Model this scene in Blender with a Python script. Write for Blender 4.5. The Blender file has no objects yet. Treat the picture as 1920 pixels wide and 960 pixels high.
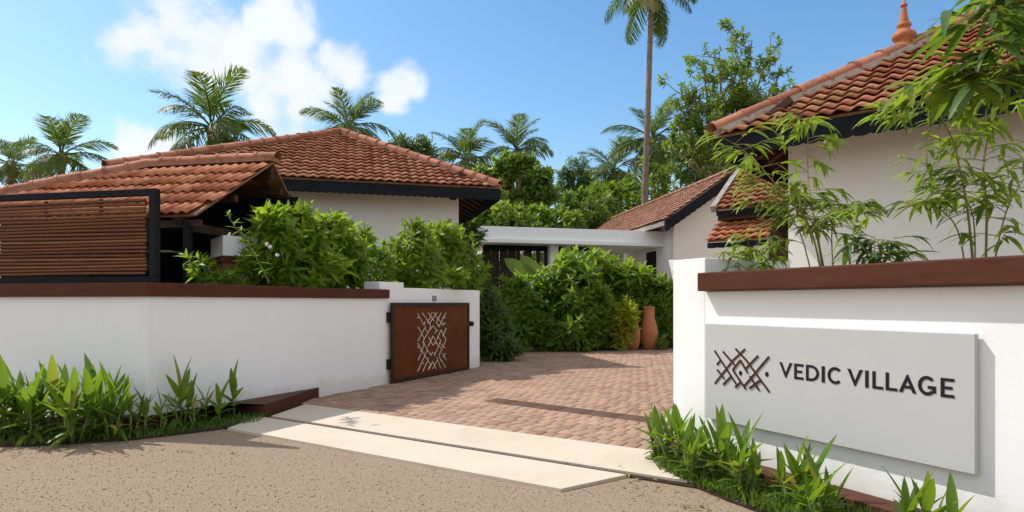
import bpy, bmesh, math, random
import numpy as np
from mathutils import Vector, Matrix

# ------------------------------------------------------------------ camera, sky, sun, exposure
R = math.radians
SC = bpy.context.scene
COL = SC.collection
W_PX, H_PX, F, HOR, EYE = 1920, 960, 1150.0, 567.0, 1.4

cam_d = bpy.data.cameras.new('camera')
cam = bpy.data.objects.new('camera', cam_d)
COL.objects.link(cam)
cam.location = (0, 0, EYE)
cam.rotation_euler = (R(90), 0, 0)
cam_d.sensor_width = 36
cam_d.lens = 36 * F / W_PX
cam_d.shift_y = (HOR - H_PX / 2) / W_PX
cam_d.clip_start = 0.05
cam_d.clip_end = 3000
SC.camera = cam

SUN_EL = 52
SUN_DIR = Vector((-0.90, 0.43, 0)).normalized() * math.cos(R(SUN_EL)) + Vector((0, 0, math.sin(R(SUN_EL))))
SUN_AZ = math.atan2(SUN_DIR.x, SUN_DIR.y)          # clockwise from +Y

SC.view_settings.view_transform = 'Standard'
SC.view_settings.look = 'None'
SC.view_settings.exposure = 0.92
SC.view_settings.gamma = 1.0
SC.view_settings.use_curve_mapping = False

sun_d = bpy.data.lights.new('sun', 'SUN')
sun_d.energy = 2.45
sun_d.angle = R(0.6)
sun_d.color = (1.0, 0.965, 0.91)
sun = bpy.data.objects.new('sun', sun_d)
COL.objects.link(sun)
sun.rotation_euler = SUN_DIR.to_track_quat('Z', 'Y').to_euler()
sun.location = SUN_DIR * 60


def pxdir(x, y):
    return Vector(((x - 960) / F, 1.0, (HOR - y) / F)).normalized()


world = bpy.data.worlds.new('World')
SC.world = world
world.use_nodes = True
nt = world.node_tree
nt.nodes.clear()
out = nt.nodes.new('ShaderNodeOutputWorld')
bg = nt.nodes.new('ShaderNodeBackground')
sky = nt.nodes.new('ShaderNodeTexSky')
sky.sky_type = 'NISHITA'
sky.sun_disc = False
sky.sun_elevation = R(SUN_EL)
sky.sun_rotation = SUN_AZ
sky.air_density = 1.25
sky.dust_density = 0.8
sky.ozone_density = 2.2
bg.inputs['Strength'].default_value = 0.12


def wn(t, **kw):
    n = nt.nodes.new(t)
    for k, v in kw.items():
        setattr(n, k, v)
    return n


def wlink(a, b):
    nt.links.new(a, b)


tc = wn('ShaderNodeTexCoord')
nz = wn('ShaderNodeTexNoise')
nz.inputs['Scale'].default_value = 9.0
nz.inputs['Detail'].default_value = 8
nz.inputs['Roughness'].default_value = 0.58
nz.inputs['Distortion'].default_value = 0.25
wlink(tc.outputs['Generated'], nz.inputs['Vector'])
# cumulus puffs: centre and size as angles on the sky
PUFFS = [(235, 72, .038), (275, 55, .050), (315, 45, .055), (350, 60, .058), (390, 75, .055), (425, 90, .050), (455, 105, .042), (330, 105, .045), (375, 120, .040), (300, 90, .04), (420, 130, .034),
         (490, 45, .034), (525, 40, .040), (555, 50, .040), (575, 62, .026), (510, 165, .046), (550, 150, .048), (590, 165, .044), (640, 125, .036), (618, 108, .030),
         (560, 200, .036), (500, 190, .036), (655, 140, .026), (745, 172, .030), (765, 160, .030), (785, 172, .020), (730, 192, .020), (475, 150, .036),
         (262, 275, .030), (285, 282, .034), (310, 290, .03), (245, 285, .022)]
PUFFS = [(x, y, r * (1.06 if y < 90 or y > 230 else 1.16)) for x, y, r in PUFFS]
acc = None
for (x, y, r) in PUFFS:
    d = wn('ShaderNodeVectorMath', operation='DISTANCE')
    d.inputs[1].default_value = pxdir(x, y)
    wlink(tc.outputs['Generated'], d.inputs[0])
    m = wn('ShaderNodeMath', operation='DIVIDE')
    wlink(d.outputs['Value'], m.inputs[0])
    m.inputs[1].default_value = r
    if acc is None:
        acc = m
    else:
        k = wn('ShaderNodeMath', operation='SMOOTH_MIN')
        k.inputs[2].default_value = 0.28
        wlink(acc.outputs[0], k.inputs[0])
        wlink(m.outputs[0], k.inputs[1])
        acc = k
# scattered cloud goes on out of view, its cover raised to fill the shade
nb = wn('ShaderNodeTexNoise')
nb.inputs['Scale'].default_value = 2.2
nb.inputs['Detail'].default_value = 5
wlink(tc.outputs['Generated'], nb.inputs['Vector'])
sx = wn('ShaderNodeSeparateXYZ')
wlink(tc.outputs['Generated'], sx.inputs[0])
mr = wn('ShaderNodeMapRange')
mr.inputs[1].default_value = 0.47
mr.inputs[2].default_value = 0.33
mr.inputs[3].default_value = 0.0
mr.inputs[4].default_value = 2.2
wlink(nb.outputs['Fac'], mr.inputs[0])
away = wn('ShaderNodeMapRange')
away.inputs[1].default_value = 0.45
away.inputs[2].default_value = 0.62
away.inputs[3].default_value = 0.0
away.inputs[4].default_value = 3.0
wlink(sx.outputs['Y'], away.inputs[0])
gen = wn('ShaderNodeMath', operation='ADD')
wlink(mr.outputs[0], gen.inputs[0])
wlink(away.outputs[0], gen.inputs[1])
k = wn('ShaderNodeMath', operation='SMOOTH_MIN')
k.inputs[2].default_value = 0.25
wlink(acc.outputs[0], k.inputs[0])
wlink(gen.outputs[0], k.inputs[1])
# distance field plus billows
s1 = wn('ShaderNodeMath', operation='MULTIPLY_ADD')
wlink(nz.outputs['Fac'], s1.inputs[0])
s1.inputs[1].default_value = -2.9
s1.inputs[2].default_value = 1.42
s2 = wn('ShaderNodeMath', operation='ADD')
wlink(k.outputs[0], s2.inputs[0])
wlink(s1.outputs[0], s2.inputs[1])
cm = wn('ShaderNodeMapRange', interpolation_type='SMOOTHSTEP')
cm.inputs[1].default_value = 1.15
cm.inputs[2].default_value = 0.35
cm.inputs[3].default_value = 0.0
cm.inputs[4].default_value = 0.95
wlink(s2.outputs[0], cm.inputs[0])
cc = wn('ShaderNodeMix', data_type='RGBA')
cc.inputs[6].default_value = (3.8, 4.05, 4.4, 1)
cc.inputs[7].default_value = (4.6, 4.65, 4.7, 1)
wlink(nz.outputs['Fac'], cc.inputs[0])
mx = wn('ShaderNodeMix', data_type='RGBA')
wlink(cm.outputs[0], mx.inputs[0])
hs = wn('ShaderNodeHueSaturation')
hs.inputs['Hue'].default_value = 0.497
hs.inputs['Saturation'].default_value = 1.26
hs.inputs['Value'].default_value = 0.76
wlink(sky.outputs[0], hs.inputs['Color'])
wlink(hs.outputs[0], mx.inputs[6])
wlink(cc.outputs[2], mx.inputs[7])
wlink(mx.outputs[2], bg.inputs['Color'])
wlink(bg.outputs[0], out.inputs['Surface'])

rnd = random.Random(7)
nrs = np.random.RandomState(11)
Z = Vector((0, 0, 1))


# ------------------------------------------------------------------ geometry helpers
def P(x, y, Y):
    """the point at depth Y that lies on the sight line through photo position x, y"""
    return Vector(((x - 960) / F * Y, Y, EYE + (HOR - y) / F * Y))


def G(x, y):
    Y = F * EYE / (y - HOR)
    return Vector(((x - 960) / F * Y, Y, 0))


def on_line(x, p, d):
    """plan point of the line p + s d on the sight line of photo column x"""
    u = (x - 960) / F
    s = (u * p.y - p.x) / (d.x - u * d.y)
    return Vector((p.x + d.x * s, p.y + d.y * s, 0))


def zat(y, Y):
    return EYE + (HOR - y) / F * Y


class MB:
    def __init__(self):
        self.v, self.f = [], []

    def add(self, vs, fs):
        o = len(self.v)
        self.v += [tuple(v) for v in vs]
        self.f += [tuple(i + o for i in f) for f in fs]
        return self

    def prism(self, pts, dirv):
        """planar polygon pts extruded by dirv"""
        n = len(pts)
        d = Vector(dirv)
        vs = [Vector(p) for p in pts] + [Vector(p) + d for p in pts]
        fs = [tuple(reversed(range(n))), tuple(range(n, 2 * n))]
        for i in range(n):
            j = (i + 1) % n
            fs.append((i, j, n + j, n + i))
        return self.add(vs, fs)

    def obox(self, c, ax, ay, az):
        """box from its centre and three half-axis vectors"""
        c, ax, ay, az = Vector(c), Vector(ax), Vector(ay), Vector(az)
        vs = [c + sx * ax + sy * ay + sz * az for sz in (-1, 1) for sx, sy in ((-1, -1), (1, -1), (1, 1), (-1, 1))]
        return self.add(vs, [(3, 2, 1, 0), (4, 5, 6, 7), (0, 1, 5, 4), (1, 2, 6, 5), (2, 3, 7, 6), (3, 0, 4, 7)])

    def bar(self, a, b, w, h, up=Z):
        a, b = Vector(a), Vector(b)
        d = (b - a)
        s = d.cross(up)
        if s.length < 1e-6:
            s = d.cross(Vector((1, 0, 0)))
        s.normalize()
        t = s.cross(d).normalized()
        return self.obox((a + b) / 2, d / 2, s * w / 2, t * h / 2)

    def tube(self, pts, rad, seg=8, cap=True):
        pts = [Vector(p) for p in pts]
        if not hasattr(rad, '__len__'):
            rad = [rad] * len(pts)
        o = len(self.v)
        n = len(pts)
        ref = Vector((0.31, 0.17, 0.93))
        for i, p in enumerate(pts):
            t = (pts[min(i + 1, n - 1)] - pts[max(i - 1, 0)]).normalized()
            r0 = ref if abs(t.dot(ref)) < 0.95 else Vector((1, 0, 0))
            a = t.cross(r0).normalized()
            b = t.cross(a)
            for k in range(seg):
                th = 2 * math.pi * k / seg
                self.v.append(tuple(p + (a * math.cos(th) + b * math.sin(th)) * rad[i]))
        for i in range(n - 1):
            for k in range(seg):
                k2 = (k + 1) % seg
                self.f.append((o + i * seg + k, o + i * seg + k2, o + (i + 1) * seg + k2, o + (i + 1) * seg + k))
        if cap:
            self.f.append(tuple(o + k for k in reversed(range(seg))))
            self.f.append(tuple(o + (n - 1) * seg + k for k in range(seg)))
        return self

    def lathe(self, c, prof, seg=24):
        c = Vector(c)
        o = len(self.v)
        for r, z in prof:
            for k in range(seg):
                th = 2 * math.pi * k / seg
                self.v.append((c.x + r * math.cos(th), c.y + r * math.sin(th), c.z + z))
        for i in range(len(prof) - 1):
            for k in range(seg):
                k2 = (k + 1) % seg
                self.f.append((o + i * seg + k, o + i * seg + k2, o + (i + 1) * seg + k2, o + (i + 1) * seg + k))
        self.f.append(tuple(o + k for k in reversed(range(seg))))
        self.f.append(tuple(o + (len(prof) - 1) * seg + k for k in range(seg)))
        return self

    def mesh(self, name, mat, origin=(0, 0, 0), smooth=False, angle=None):
        me = bpy.data.meshes.new(name)
        ox, oy, oz = origin
        me.from_pydata([(x - ox, y - oy, z - oz) for x, y, z in self.v], [], self.f)
        me.materials.append(mat)
        if smooth:
            me.polygons.foreach_set('use_smooth', [True] * len(me.polygons))
            if angle:
                me.set_sharp_from_angle(angle=R(angle))
        me.update()
        return me

    def build(self, name, mat, parent=None, smooth=False, bevel=0, angle=None):
        """link as one object; vertices are world coordinates; parents are unrotated"""
        o = None
        org = world_of(parent)
        if parent is None:
            a = np.array(self.v)
            org = Vector(((a[:, 0].min() + a[:, 0].max()) / 2, (a[:, 1].min() + a[:, 1].max()) / 2, a[:, 2].min()))
        me = self.mesh(name, mat, org, smooth, angle)
        if bevel:
            bm = bmesh.new()
            bm.from_mesh(me)
            bmesh.ops.remove_doubles(bm, verts=bm.verts, dist=1e-5)
            es = [e for e in bm.edges if e.is_manifold and e.calc_face_angle(0) > 0.5]
            bmesh.ops.bevel(bm, geom=es, offset=bevel, segments=2, affect='EDGES', profile=0.6)
            bm.to_mesh(me)
            bm.free()
        o = bpy.data.objects.new(name, me)
        COL.objects.link(o)
        if parent is None:
            o.location = org
            WORLD[o.name] = Vector(org)
        else:
            o.parent = parent
            WORLD[o.name] = Vector(org)
        return o


WORLD = {}


def world_of(o):
    return Vector((0, 0, 0)) if o is None else WORLD[o.name]


def tag(o, label=None, cat=None, group=None, kind=None):
    for k, v in (('label', label), ('category', cat), ('group', group), ('kind', kind)):
        if v:
            o[k] = v
    return o


def thing(name, label, cat, loc, group=None):
    o = bpy.data.objects.new(name, None)
    COL.objects.link(o)
    o.empty_display_size = 0.2
    o.location = loc
    WORLD[o.name] = Vector(loc)
    return tag(o, label, cat, group)


def inst(name, me, parent, mat4):
    """an object sharing mesh me, placed by a world matrix"""
    o = bpy.data.objects.new(name, me)
    COL.objects.link(o)
    o.parent = parent
    w = world_of(parent)
    o.matrix_basis = Matrix.Translation(-w) @ mat4
    return o


def frame(o, ex, ey, ez, s=1.0):
    return Matrix(((ex.x * s, ey.x * s, ez.x * s, o.x), (ex.y * s, ey.y * s, ez.y * s, o.y), (ex.z * s, ey.z * s, ez.z * s, o.z), (0, 0, 0, 1)))


def np_mesh(name, V, Fq, mat, origin=(0, 0, 0), smooth=False):
    """large mesh out of numpy arrays; Fq is (n, k) with one face size"""
    me = bpy.data.meshes.new(name)
    n, kk = Fq.shape
    V = V - np.array(origin)
    me.vertices.add(len(V))
    me.vertices.foreach_set('co', V.astype(np.float32).ravel())
    me.loops.add(n * kk)
    me.loops.foreach_set('vertex_index', Fq.astype(np.int32).ravel())
    me.polygons.add(n)
    me.polygons.foreach_set('loop_start', np.arange(0, n * kk, kk, dtype=np.int32))
    me.materials.append(mat)
    me.update(calc_edges=True)
    me.validate()
    if smooth:
        me.polygons.foreach_set('use_smooth', np.ones(len(me.polygons), dtype=bool))
    return me


def np_obj(name, V, Fq, mat, parent=None, smooth=False):
    org = world_of(parent)
    if parent is None:
        org = Vector(((V[:, 0].min() + V[:, 0].max()) / 2, (V[:, 1].min() + V[:, 1].max()) / 2, V[:, 2].min()))
    o = bpy.data.objects.new(name, np_mesh(name, V, Fq, mat, org, smooth))
    COL.objects.link(o)
    if parent is None:
        o.location = org
    else:
        o.parent = parent
    WORLD[o.name] = Vector(org)
    return o


def scatter(tv, tf, T, ex, ey, ez, s):
    """template tv, tf copied at T (n,3) with axis rows ex, ey, ez (n,3) and scales s (n,)"""
    n, m = len(T), len(tv)
    V = (tv[None, :, 0, None] * ex[:, None, :] + tv[None, :, 1, None] * ey[:, None, :] + tv[None, :, 2, None] * ez[:, None, :]) * s[:, None, None] + T[:, None, :]
    Fo = tf[None, :, :] + (np.arange(n) * m)[:, None, None]
    return V.reshape(-1, 3), Fo.reshape(-1, tf.shape[1])


def frames_from(dirs, spin=None):
    """orthonormal axes with ez along dirs and a random spin"""
    d = dirs / np.linalg.norm(dirs, axis=1, keepdims=True)
    ref = np.where(np.abs(d[:, 2:3]) < 0.9, np.array([[0, 0, 1.0]]), np.array([[1.0, 0, 0]]))
    a = np.cross(ref, d)
    a /= np.linalg.norm(a, axis=1, keepdims=True)
    b = np.cross(d, a)
    th = nrs.rand(len(d)) * 6.283 if spin is None else spin
    c, s = np.cos(th)[:, None], np.sin(th)[:, None]
    return a * c + b * s, b * c - a * s, d


# ------------------------------------------------------------------ materials
def new_mat(name):
    m = bpy.data.materials.new(name)
    m.use_nodes = True
    n = m.node_tree
    b = n.nodes['Principled BSDF']
    return m, n, b


def nd(n, t, **kw):
    x = n.nodes.new(t)
    for k, v in kw.items():
        setattr(x, k, v)
    return x


def coords(n, scale=(1, 1, 1)):
    g = nd(n, 'ShaderNodeNewGeometry')
    mp = nd(n, 'ShaderNodeMapping')
    mp.inputs['Scale'].default_value = scale
    n.links.new(g.outputs['Position'], mp.inputs['Vector'])
    return mp.outputs[0]


def noise(n, scale, detail=5, rough=0.55, vec=None):
    x = nd(n, 'ShaderNodeTexNoise')
    x.inputs['Scale'].default_value = scale
    x.inputs['Detail'].default_value = detail
    x.inputs['Roughness'].default_value = rough
    if vec is not None:
        n.links.new(vec, x.inputs['Vector'])
    return x.outputs['Fac']


def ramp(n, fac, stops):
    r = nd(n, 'ShaderNodeValToRGB')
    e = r.color_ramp.elements
    while len(e) < len(stops):
        e.new(0.5)
    for i, (p, c) in enumerate(stops):
        e[i].position = p
        e[i].color = (*c, 1)
    n.links.new(fac, r.inputs[0])
    return r.outputs[0]


def mixc(n, fac, a, b, mode='MIX'):
    x = nd(n, 'ShaderNodeMix', data_type='RGBA', blend_type=mode)
    for i, v in ((0, fac), (6, a), (7, b)):
        if isinstance(v, (int, float)):
            x.inputs[i].default_value = v
        elif isinstance(v, tuple):
            x.inputs[i].default_value = (*v, 1)
        else:
            n.links.new(v, x.inputs[i])
    return x.outputs[2]


def rand01(n):
    """a number for each object and each loose piece"""
    oi = nd(n, 'ShaderNodeObjectInfo')
    ge = nd(n, 'ShaderNodeNewGeometry')
    a = nd(n, 'ShaderNodeMath', operation='ADD')
    n.links.new(oi.outputs['Random'], a.inputs[0])
    n.links.new(ge.outputs['Random Per Island'], a.inputs[1])
    f = nd(n, 'ShaderNodeMath', operation='FRACT')
    n.links.new(a.outputs[0], f.inputs[0])
    return f.outputs[0]


def bump(n, b, h, strength, dist):
    x = nd(n, 'ShaderNodeBump')
    x.inputs['Strength'].default_value = strength
    x.inputs['Distance'].default_value = dist
    n.links.new(h, x.inputs['Height'])
    n.links.new(x.outputs[0], b.inputs['Normal'])


def mrange(n, fac, a, b, c=0.0, d=1.0):
    x = nd(n, 'ShaderNodeMapRange')
    for i, v in enumerate((a, b, c, d)):
        x.inputs[i + 1].default_value = v
    n.links.new(fac, x.inputs[0])
    return x.outputs[0]


def simple_mat(name, c1, c2, scale=6, rough=0.6, bmp=0.15, bdist=0.004, spec=0.22, stretch=(1, 1, 1), metallic=0, detail=6):
    m, n, b = new_mat(name)
    v = coords(n, stretch)
    f = noise(n, scale, detail, 0.6, v)
    n.links.new(ramp(n, f, [(0.3, c1), (0.7, c2)]), b.inputs['Base Color'])
    b.inputs['Roughness'].default_value = rough
    b.inputs['Specular IOR Level'].default_value = spec
    b.inputs['Metallic'].default_value = metallic
    f2 = noise(n, scale * 9, 4, 0.6, v)
    bump(n, b, f2, bmp, bdist)
    return m


def plaster_mat(name, c, dirt, rise=0.35):
    """painted plaster: faint mottling, rain streaks, splash stains near the ground, trowel relief"""
    m, n, b = new_mat(name)
    v = coords(n)
    f = noise(n, 1.3, 6, 0.6, v)
    col = mixc(n, mrange(n, f, 0.35, 0.75, 0, 0.22), c, tuple(x * 0.86 for x in c))
    st = noise(n, 5, 5, 0.65, coords(n, (1.1, 1.1, 0.10)))
    col = mixc(n, mrange(n, st, 0.57, 0.80, 0, 0.16), col, dirt)
    g = nd(n, 'ShaderNodeNewGeometry')
    sp = nd(n, 'ShaderNodeSeparateXYZ')
    n.links.new(g.outputs['Position'], sp.inputs[0])
    ad = nd(n, 'ShaderNodeMath', operation='MULTIPLY_ADD')
    n.links.new(noise(n, 3.5, 6, 0.7, v), ad.inputs[0])
    ad.inputs[1].default_value = -0.5
    n.links.new(sp.outputs['Z'], ad.inputs[2])
    col = mixc(n, mrange(n, ad.outputs[0], -0.12, rise - 0.30, 0.40, 0), col, dirt)
    n.links.new(col, b.inputs['Base Color'])
    b.inputs['Roughness'].default_value = 0.75
    b.inputs['Specular IOR Level'].default_value = 0.25
    bump(n, b, noise(n, 22, 6, 0.65, v), 0.18, 0.01)
    return m


M = {}
M['plaster'] = plaster_mat('white_plaster', (0.85, 0.85, 0.845), (0.56, 0.51, 0.44))
M['cream'] = plaster_mat('cream_plaster', (0.87, 0.85, 0.80), (0.55, 0.47, 0.37))
M['bounce_pink'] = plaster_mat('bounce_tinted_plaster', (0.80, 0.73, 0.67), (0.50, 0.42, 0.36))  # gable plaster with pinkish bounced light put into its colour
M['coping'] = simple_mat('brown_coping', (0.068, 0.023, 0.013), (0.098, 0.034, 0.019), 3, 0.55, 0.1, 0.003, spec=0.12, stretch=(1, 1, 6))
M['rust'] = simple_mat('rust_brown_steel', (0.085, 0.022, 0.005), (0.14, 0.040, 0.010), 4, 0.55, 0.12, 0.002, spec=0.12)
M['rustdark'] = simple_mat('dark_rust_frame', (0.028, 0.010, 0.005), (0.05, 0.018, 0.009), 5, 0.5, 0.1, 0.002)
M['black'] = simple_mat('black_timber_and_shade', (0.007, 0.008, 0.011), (0.013, 0.015, 0.019), 5, 0.65, 0.15, 0.003, spec=0.12, stretch=(1, 1, 4))  # black timber; also colours the pavilion's inner walls in place of shade
M['timber'] = simple_mat('dark_timber', (0.030, 0.015, 0.008), (0.075, 0.036, 0.018), 4, 0.6, 0.25, 0.004, stretch=(1, 1, 0.3))
M['wood'] = simple_mat('brown_timber', (0.13, 0.06, 0.028), (0.22, 0.105, 0.05), 5, 0.6, 0.2, 0.004, stretch=(0.4, 0.4, 4))
M['greywood'] = simple_mat('weathered_board', (0.22, 0.19, 0.175), (0.36, 0.31, 0.28), 7, 0.8, 0.3, 0.004)
M['concrete'] = None
M['signface'] = simple_mat('grey_sign_board', (0.47, 0.47, 0.465), (0.50, 0.50, 0.495), 2, 0.5, 0.03, 0.001)
M['letter'] = simple_mat('black_lettering', (0.010, 0.010, 0.011), (0.016, 0.016, 0.017), 8, 0.4, 0.03, 0.001)
M['emblem'] = simple_mat('bronze_emblem', (0.035, 0.016, 0.010), (0.085, 0.034, 0.018), 14, 0.4, 0.05, 0.001)
M['inlay'] = simple_mat('pale_cutout', (0.62, 0.55, 0.48), (0.76, 0.70, 0.62), 9, 0.7, 0.05, 0.001)
M['iron'] = simple_mat('black_iron', (0.010, 0.010, 0.010), (0.022, 0.021, 0.020), 9, 0.45, 0.1, 0.001)
M['soil'] = simple_mat('dark_soil', (0.028, 0.019, 0.012), (0.07, 0.045, 0.028), 12, 0.95, 0.8, 0.03)
M['pot'] = simple_mat('terracotta_pot', (0.36, 0.125, 0.050), (0.50, 0.20, 0.095), 3.5, 0.75, 0.2, 0.006)
M['finial'] = simple_mat('terracotta_finial', (0.33, 0.105, 0.045), (0.47, 0.18, 0.085), 9, 0.75, 0.2, 0.003)
M['mortar'] = simple_mat('grey_mortar', (0.33, 0.28, 0.24), (0.50, 0.44, 0.38), 9, 0.9, 0.4, 0.006)
M['underlay'] = simple_mat('tile_underside', (0.19, 0.085, 0.045), (0.34, 0.17, 0.09), 6, 0.85, 0.3, 0.01)
M['bark'] = simple_mat('grey_bark', (0.13, 0.095, 0.065), (0.25, 0.20, 0.155), 8, 0.9, 0.6, 0.02, stretch=(1, 1, 0.4))
M['stem'] = simple_mat('green_stem', (0.09, 0.13, 0.03), (0.16, 0.20, 0.06), 14, 0.6, 0.2, 0.003)
M['culm'] = simple_mat('bamboo_culm', (0.17, 0.17, 0.04), (0.36, 0.24, 0.09), 6, 0.4, 0.15, 0.002, stretch=(1, 1, 0.4))
M['nut'] = simple_mat('coconut_husk', (0.16, 0.13, 0.04), (0.30, 0.24, 0.08), 8, 0.7, 0.2, 0.01)
M['flower'] = simple_mat('white_petal', (0.72, 0.70, 0.60), (0.82, 0.80, 0.74), 12, 0.6, 0.05, 0.001)
M['curtain'] = simple_mat('dark_blind_boards', (0.020, 0.012, 0.008), (0.052, 0.032, 0.02), 6, 0.6, 0.2, 0.004, stretch=(1, 1, 0.2))


def tile_mat(name, base, light, moss, moss_amt):
    m, n, b = new_mat(name)
    v = coords(n)
    r = rand01(n)
    c = ramp(n, r, [(0.0, tuple(x * 0.72 for x in base)), (0.35, base), (0.75, light), (1.0, tuple(x * 0.9 for x in light))])
    f = noise(n, 9, 6, 0.65, v)
    c = mixc(n, mrange(n, f, 0.45, 0.72, 0, 0.5), c, tuple(x * 0.45 for x in base))
    fb_ = noise(n, 3.1, 7, 0.75, v)
    c = mixc(n, mrange(n, fb_, 0.57, 0.68, 0, 0.6), c, (0.075, 0.045, 0.03))
    f2 = noise(n, 1.3, 4, 0.6, v)
    f3 = noise(n, 26, 4, 0.6, v)
    mm = nd(n, 'ShaderNodeMath', operation='MULTIPLY')
    n.links.new(mrange(n, f2, 0.62 - moss_amt, 0.78 - moss_amt), mm.inputs[0])
    n.links.new(mrange(n, f3, 0.40, 0.62), mm.inputs[1])
    c = mixc(n, mm.outputs[0], c, moss)
    n.links.new(c, b.inputs['Base Color'])
    b.inputs['Roughness'].default_value = 0.8
    b.inputs['Specular IOR Level'].default_value = 0.25
    bump(n, b, noise(n, 60, 5, 0.65, v), 0.3, 0.004)
    return m


M['tile'] = tile_mat('clay_roof_tile', (0.38, 0.135, 0.070), (0.52, 0.235, 0.14), (0.10, 0.06, 0.035), 0.02)
M['tile_bright'] = tile_mat('orange_clay_roof_tile', (0.43, 0.135, 0.058), (0.56, 0.225, 0.11), (0.10, 0.055, 0.03), 0.0)
M['tile_moss'] = tile_mat('mossy_clay_roof_tile', (0.36, 0.115, 0.06), (0.50, 0.21, 0.13), (0.20, 0.15, 0.035), 0.16)
M['tile_far'] = tile_mat('weathered_clay_roof_tile', (0.27, 0.12, 0.075), (0.38, 0.19, 0.125), (0.16, 0.11, 0.07), 0.08)
M['ridge'] = tile_mat('clay_ridge_tile', (0.34, 0.125, 0.070), (0.46, 0.19, 0.115), (0.16, 0.11, 0.08), 0.05)


def paver_mat(name, cols):
    m, n, b = new_mat(name)
    v = coords(n)
    c = ramp(n, rand01(n), [(i / (len(cols) - 1), x) for i, x in enumerate(cols)])
    f = noise(n, 30, 6, 0.7, v)
    c = mixc(n, mrange(n, f, 0.42, 0.75, 0, 0.5), c, tuple(x * 0.5 for x in cols[1]))
    f2 = noise(n, 0.8, 5, 0.6, v)
    c = mixc(n, mrange(n, f2, 0.45, 0.75, 0, 0.45), c, tuple(min(1, x * 1.25) for x in cols[2]))
    n.links.new(c, b.inputs['Base Color'])
    b.inputs['Roughness'].default_value = 0.85
    b.inputs['Specular IOR Level'].default_value = 0.25
    bump(n, b, noise(n, 90, 5, 0.7, v), 0.4, 0.004)
    return m


M['paver'] = paver_mat('clay_paver', [(0.25, 0.15, 0.10), (0.33, 0.20, 0.135), (0.39, 0.25, 0.175), (0.30, 0.205, 0.15), (0.41, 0.25, 0.175)])
M['paver_dark'] = paver_mat('dark_band_paver', [(0.092, 0.052, 0.033), (0.105, 0.060, 0.038), (0.118, 0.068, 0.045), (0.10, 0.058, 0.038)])


def concrete_mat():
    m, n, b = new_mat('cream_concrete')
    v = coords(n)
    f = noise(n, 0.9, 7, 0.65, v)
    c = ramp(n, f, [(0.3, (0.48, 0.40, 0.315)), (0.5, (0.54, 0.46, 0.37)), (0.75, (0.57, 0.495, 0.405))])
    f2 = noise(n, 5, 7, 0.7, v)
    c = mixc(n, mrange(n, f2, 0.55, 0.8, 0, 0.45), c, (0.46, 0.36, 0.26))
    n.links.new(c, b.inputs['Base Color'])
    b.inputs['Roughness'].default_value = 0.85
    b.inputs['Specular IOR Level'].default_value = 0.25
    bump(n, b, noise(n, 70, 6, 0.7, v), 0.25, 0.004)
    return m


M['concrete'] = concrete_mat()


def gravel_mat():
    m, n, b = new_mat('buff_gravel')
    v = coords(n)
    vo = nd(n, 'ShaderNodeTexVoronoi')
    vo.inputs['Scale'].default_value = 120
    n.links.new(v, vo.inputs['Vector'])
    c = ramp(n, vo.outputs['Color'], [(0.0, (0.30, 0.22, 0.155)), (0.45, (0.40, 0.30, 0.215)), (0.8, (0.47, 0.36, 0.262)), (1.0, (0.57, 0.46, 0.355))])
    f = noise(n, 0.6, 6, 0.6, v)
    c = mixc(n, mrange(n, f, 0.35, 0.68, 0.0, 0.45), c, (0.345, 0.26, 0.185))
    d = mrange(n, vo.outputs['Distance'], 0.25, 0.75, 0.0, 0.55)
    c = mixc(n, d, c, (0.225, 0.16, 0.105))
    n.links.new(c, b.inputs['Base Color'])
    b.inputs['Roughness'].default_value = 0.95
    b.inputs['Specular IOR Level'].default_value = 0.2
    inv = nd(n, 'ShaderNodeMath', operation='SUBTRACT')
    inv.inputs[0].default_value = 1.0
    n.links.new(vo.outputs['Distance'], inv.inputs[1])
    bump(n, b, inv.outputs[0], 0.9, 0.012)
    return m


M['gravel'] = gravel_mat()
m, n, b = new_mat('pebble')
n.links.new(ramp(n, rand01(n), [(0.0, (0.20, 0.145, 0.10)), (0.4, (0.34, 0.255, 0.18)), (0.8, (0.42, 0.325, 0.24)), (1, (0.55, 0.45, 0.35))]), b.inputs['Base Color'])
b.inputs['Roughness'].default_value = 0.9
M['pebble'] = m


def leaf_mat(name, c1, c2, trans=0.35, rough=0.42, spec=0.45, tip=None):
    m, n, b = new_mat(name)
    r = rand01(n)
    c = ramp(n, r, [(0.0, c1), (0.6, tuple((a + d) / 2 for a, d in zip(c1, c2))), (1.0, c2)])
    f = noise(n, 2.2, 3, 0.6, coords(n))
    c = mixc(n, mrange(n, f, 0.4, 0.7, 0, 0.35), c, tuple(x * 0.62 for x in c1))
    if tip:
        c = mixc(n, mrange(n, r, 0.90, 0.95), c, tip)
    n.links.new(c, b.inputs['Base Color'])
    b.inputs['Roughness'].default_value = rough
    b.inputs['Specular IOR Level'].default_value = spec
    t = nd(n, 'ShaderNodeBsdfTranslucent')
    tcol = mixc(n, 0.65, c, (0.38, 0.54, 0.035))
    n.links.new(tcol, t.inputs['Color'])
    mx_ = nd(n, 'ShaderNodeMixShader')
    mx_.inputs[0].default_value = trans
    n.links.new(b.outputs[0], mx_.inputs[1])
    n.links.new(t.outputs[0], mx_.inputs[2])
    n.links.new(mx_.outputs[0], n.nodes['Material Output'].inputs['Surface'])
    return m


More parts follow.
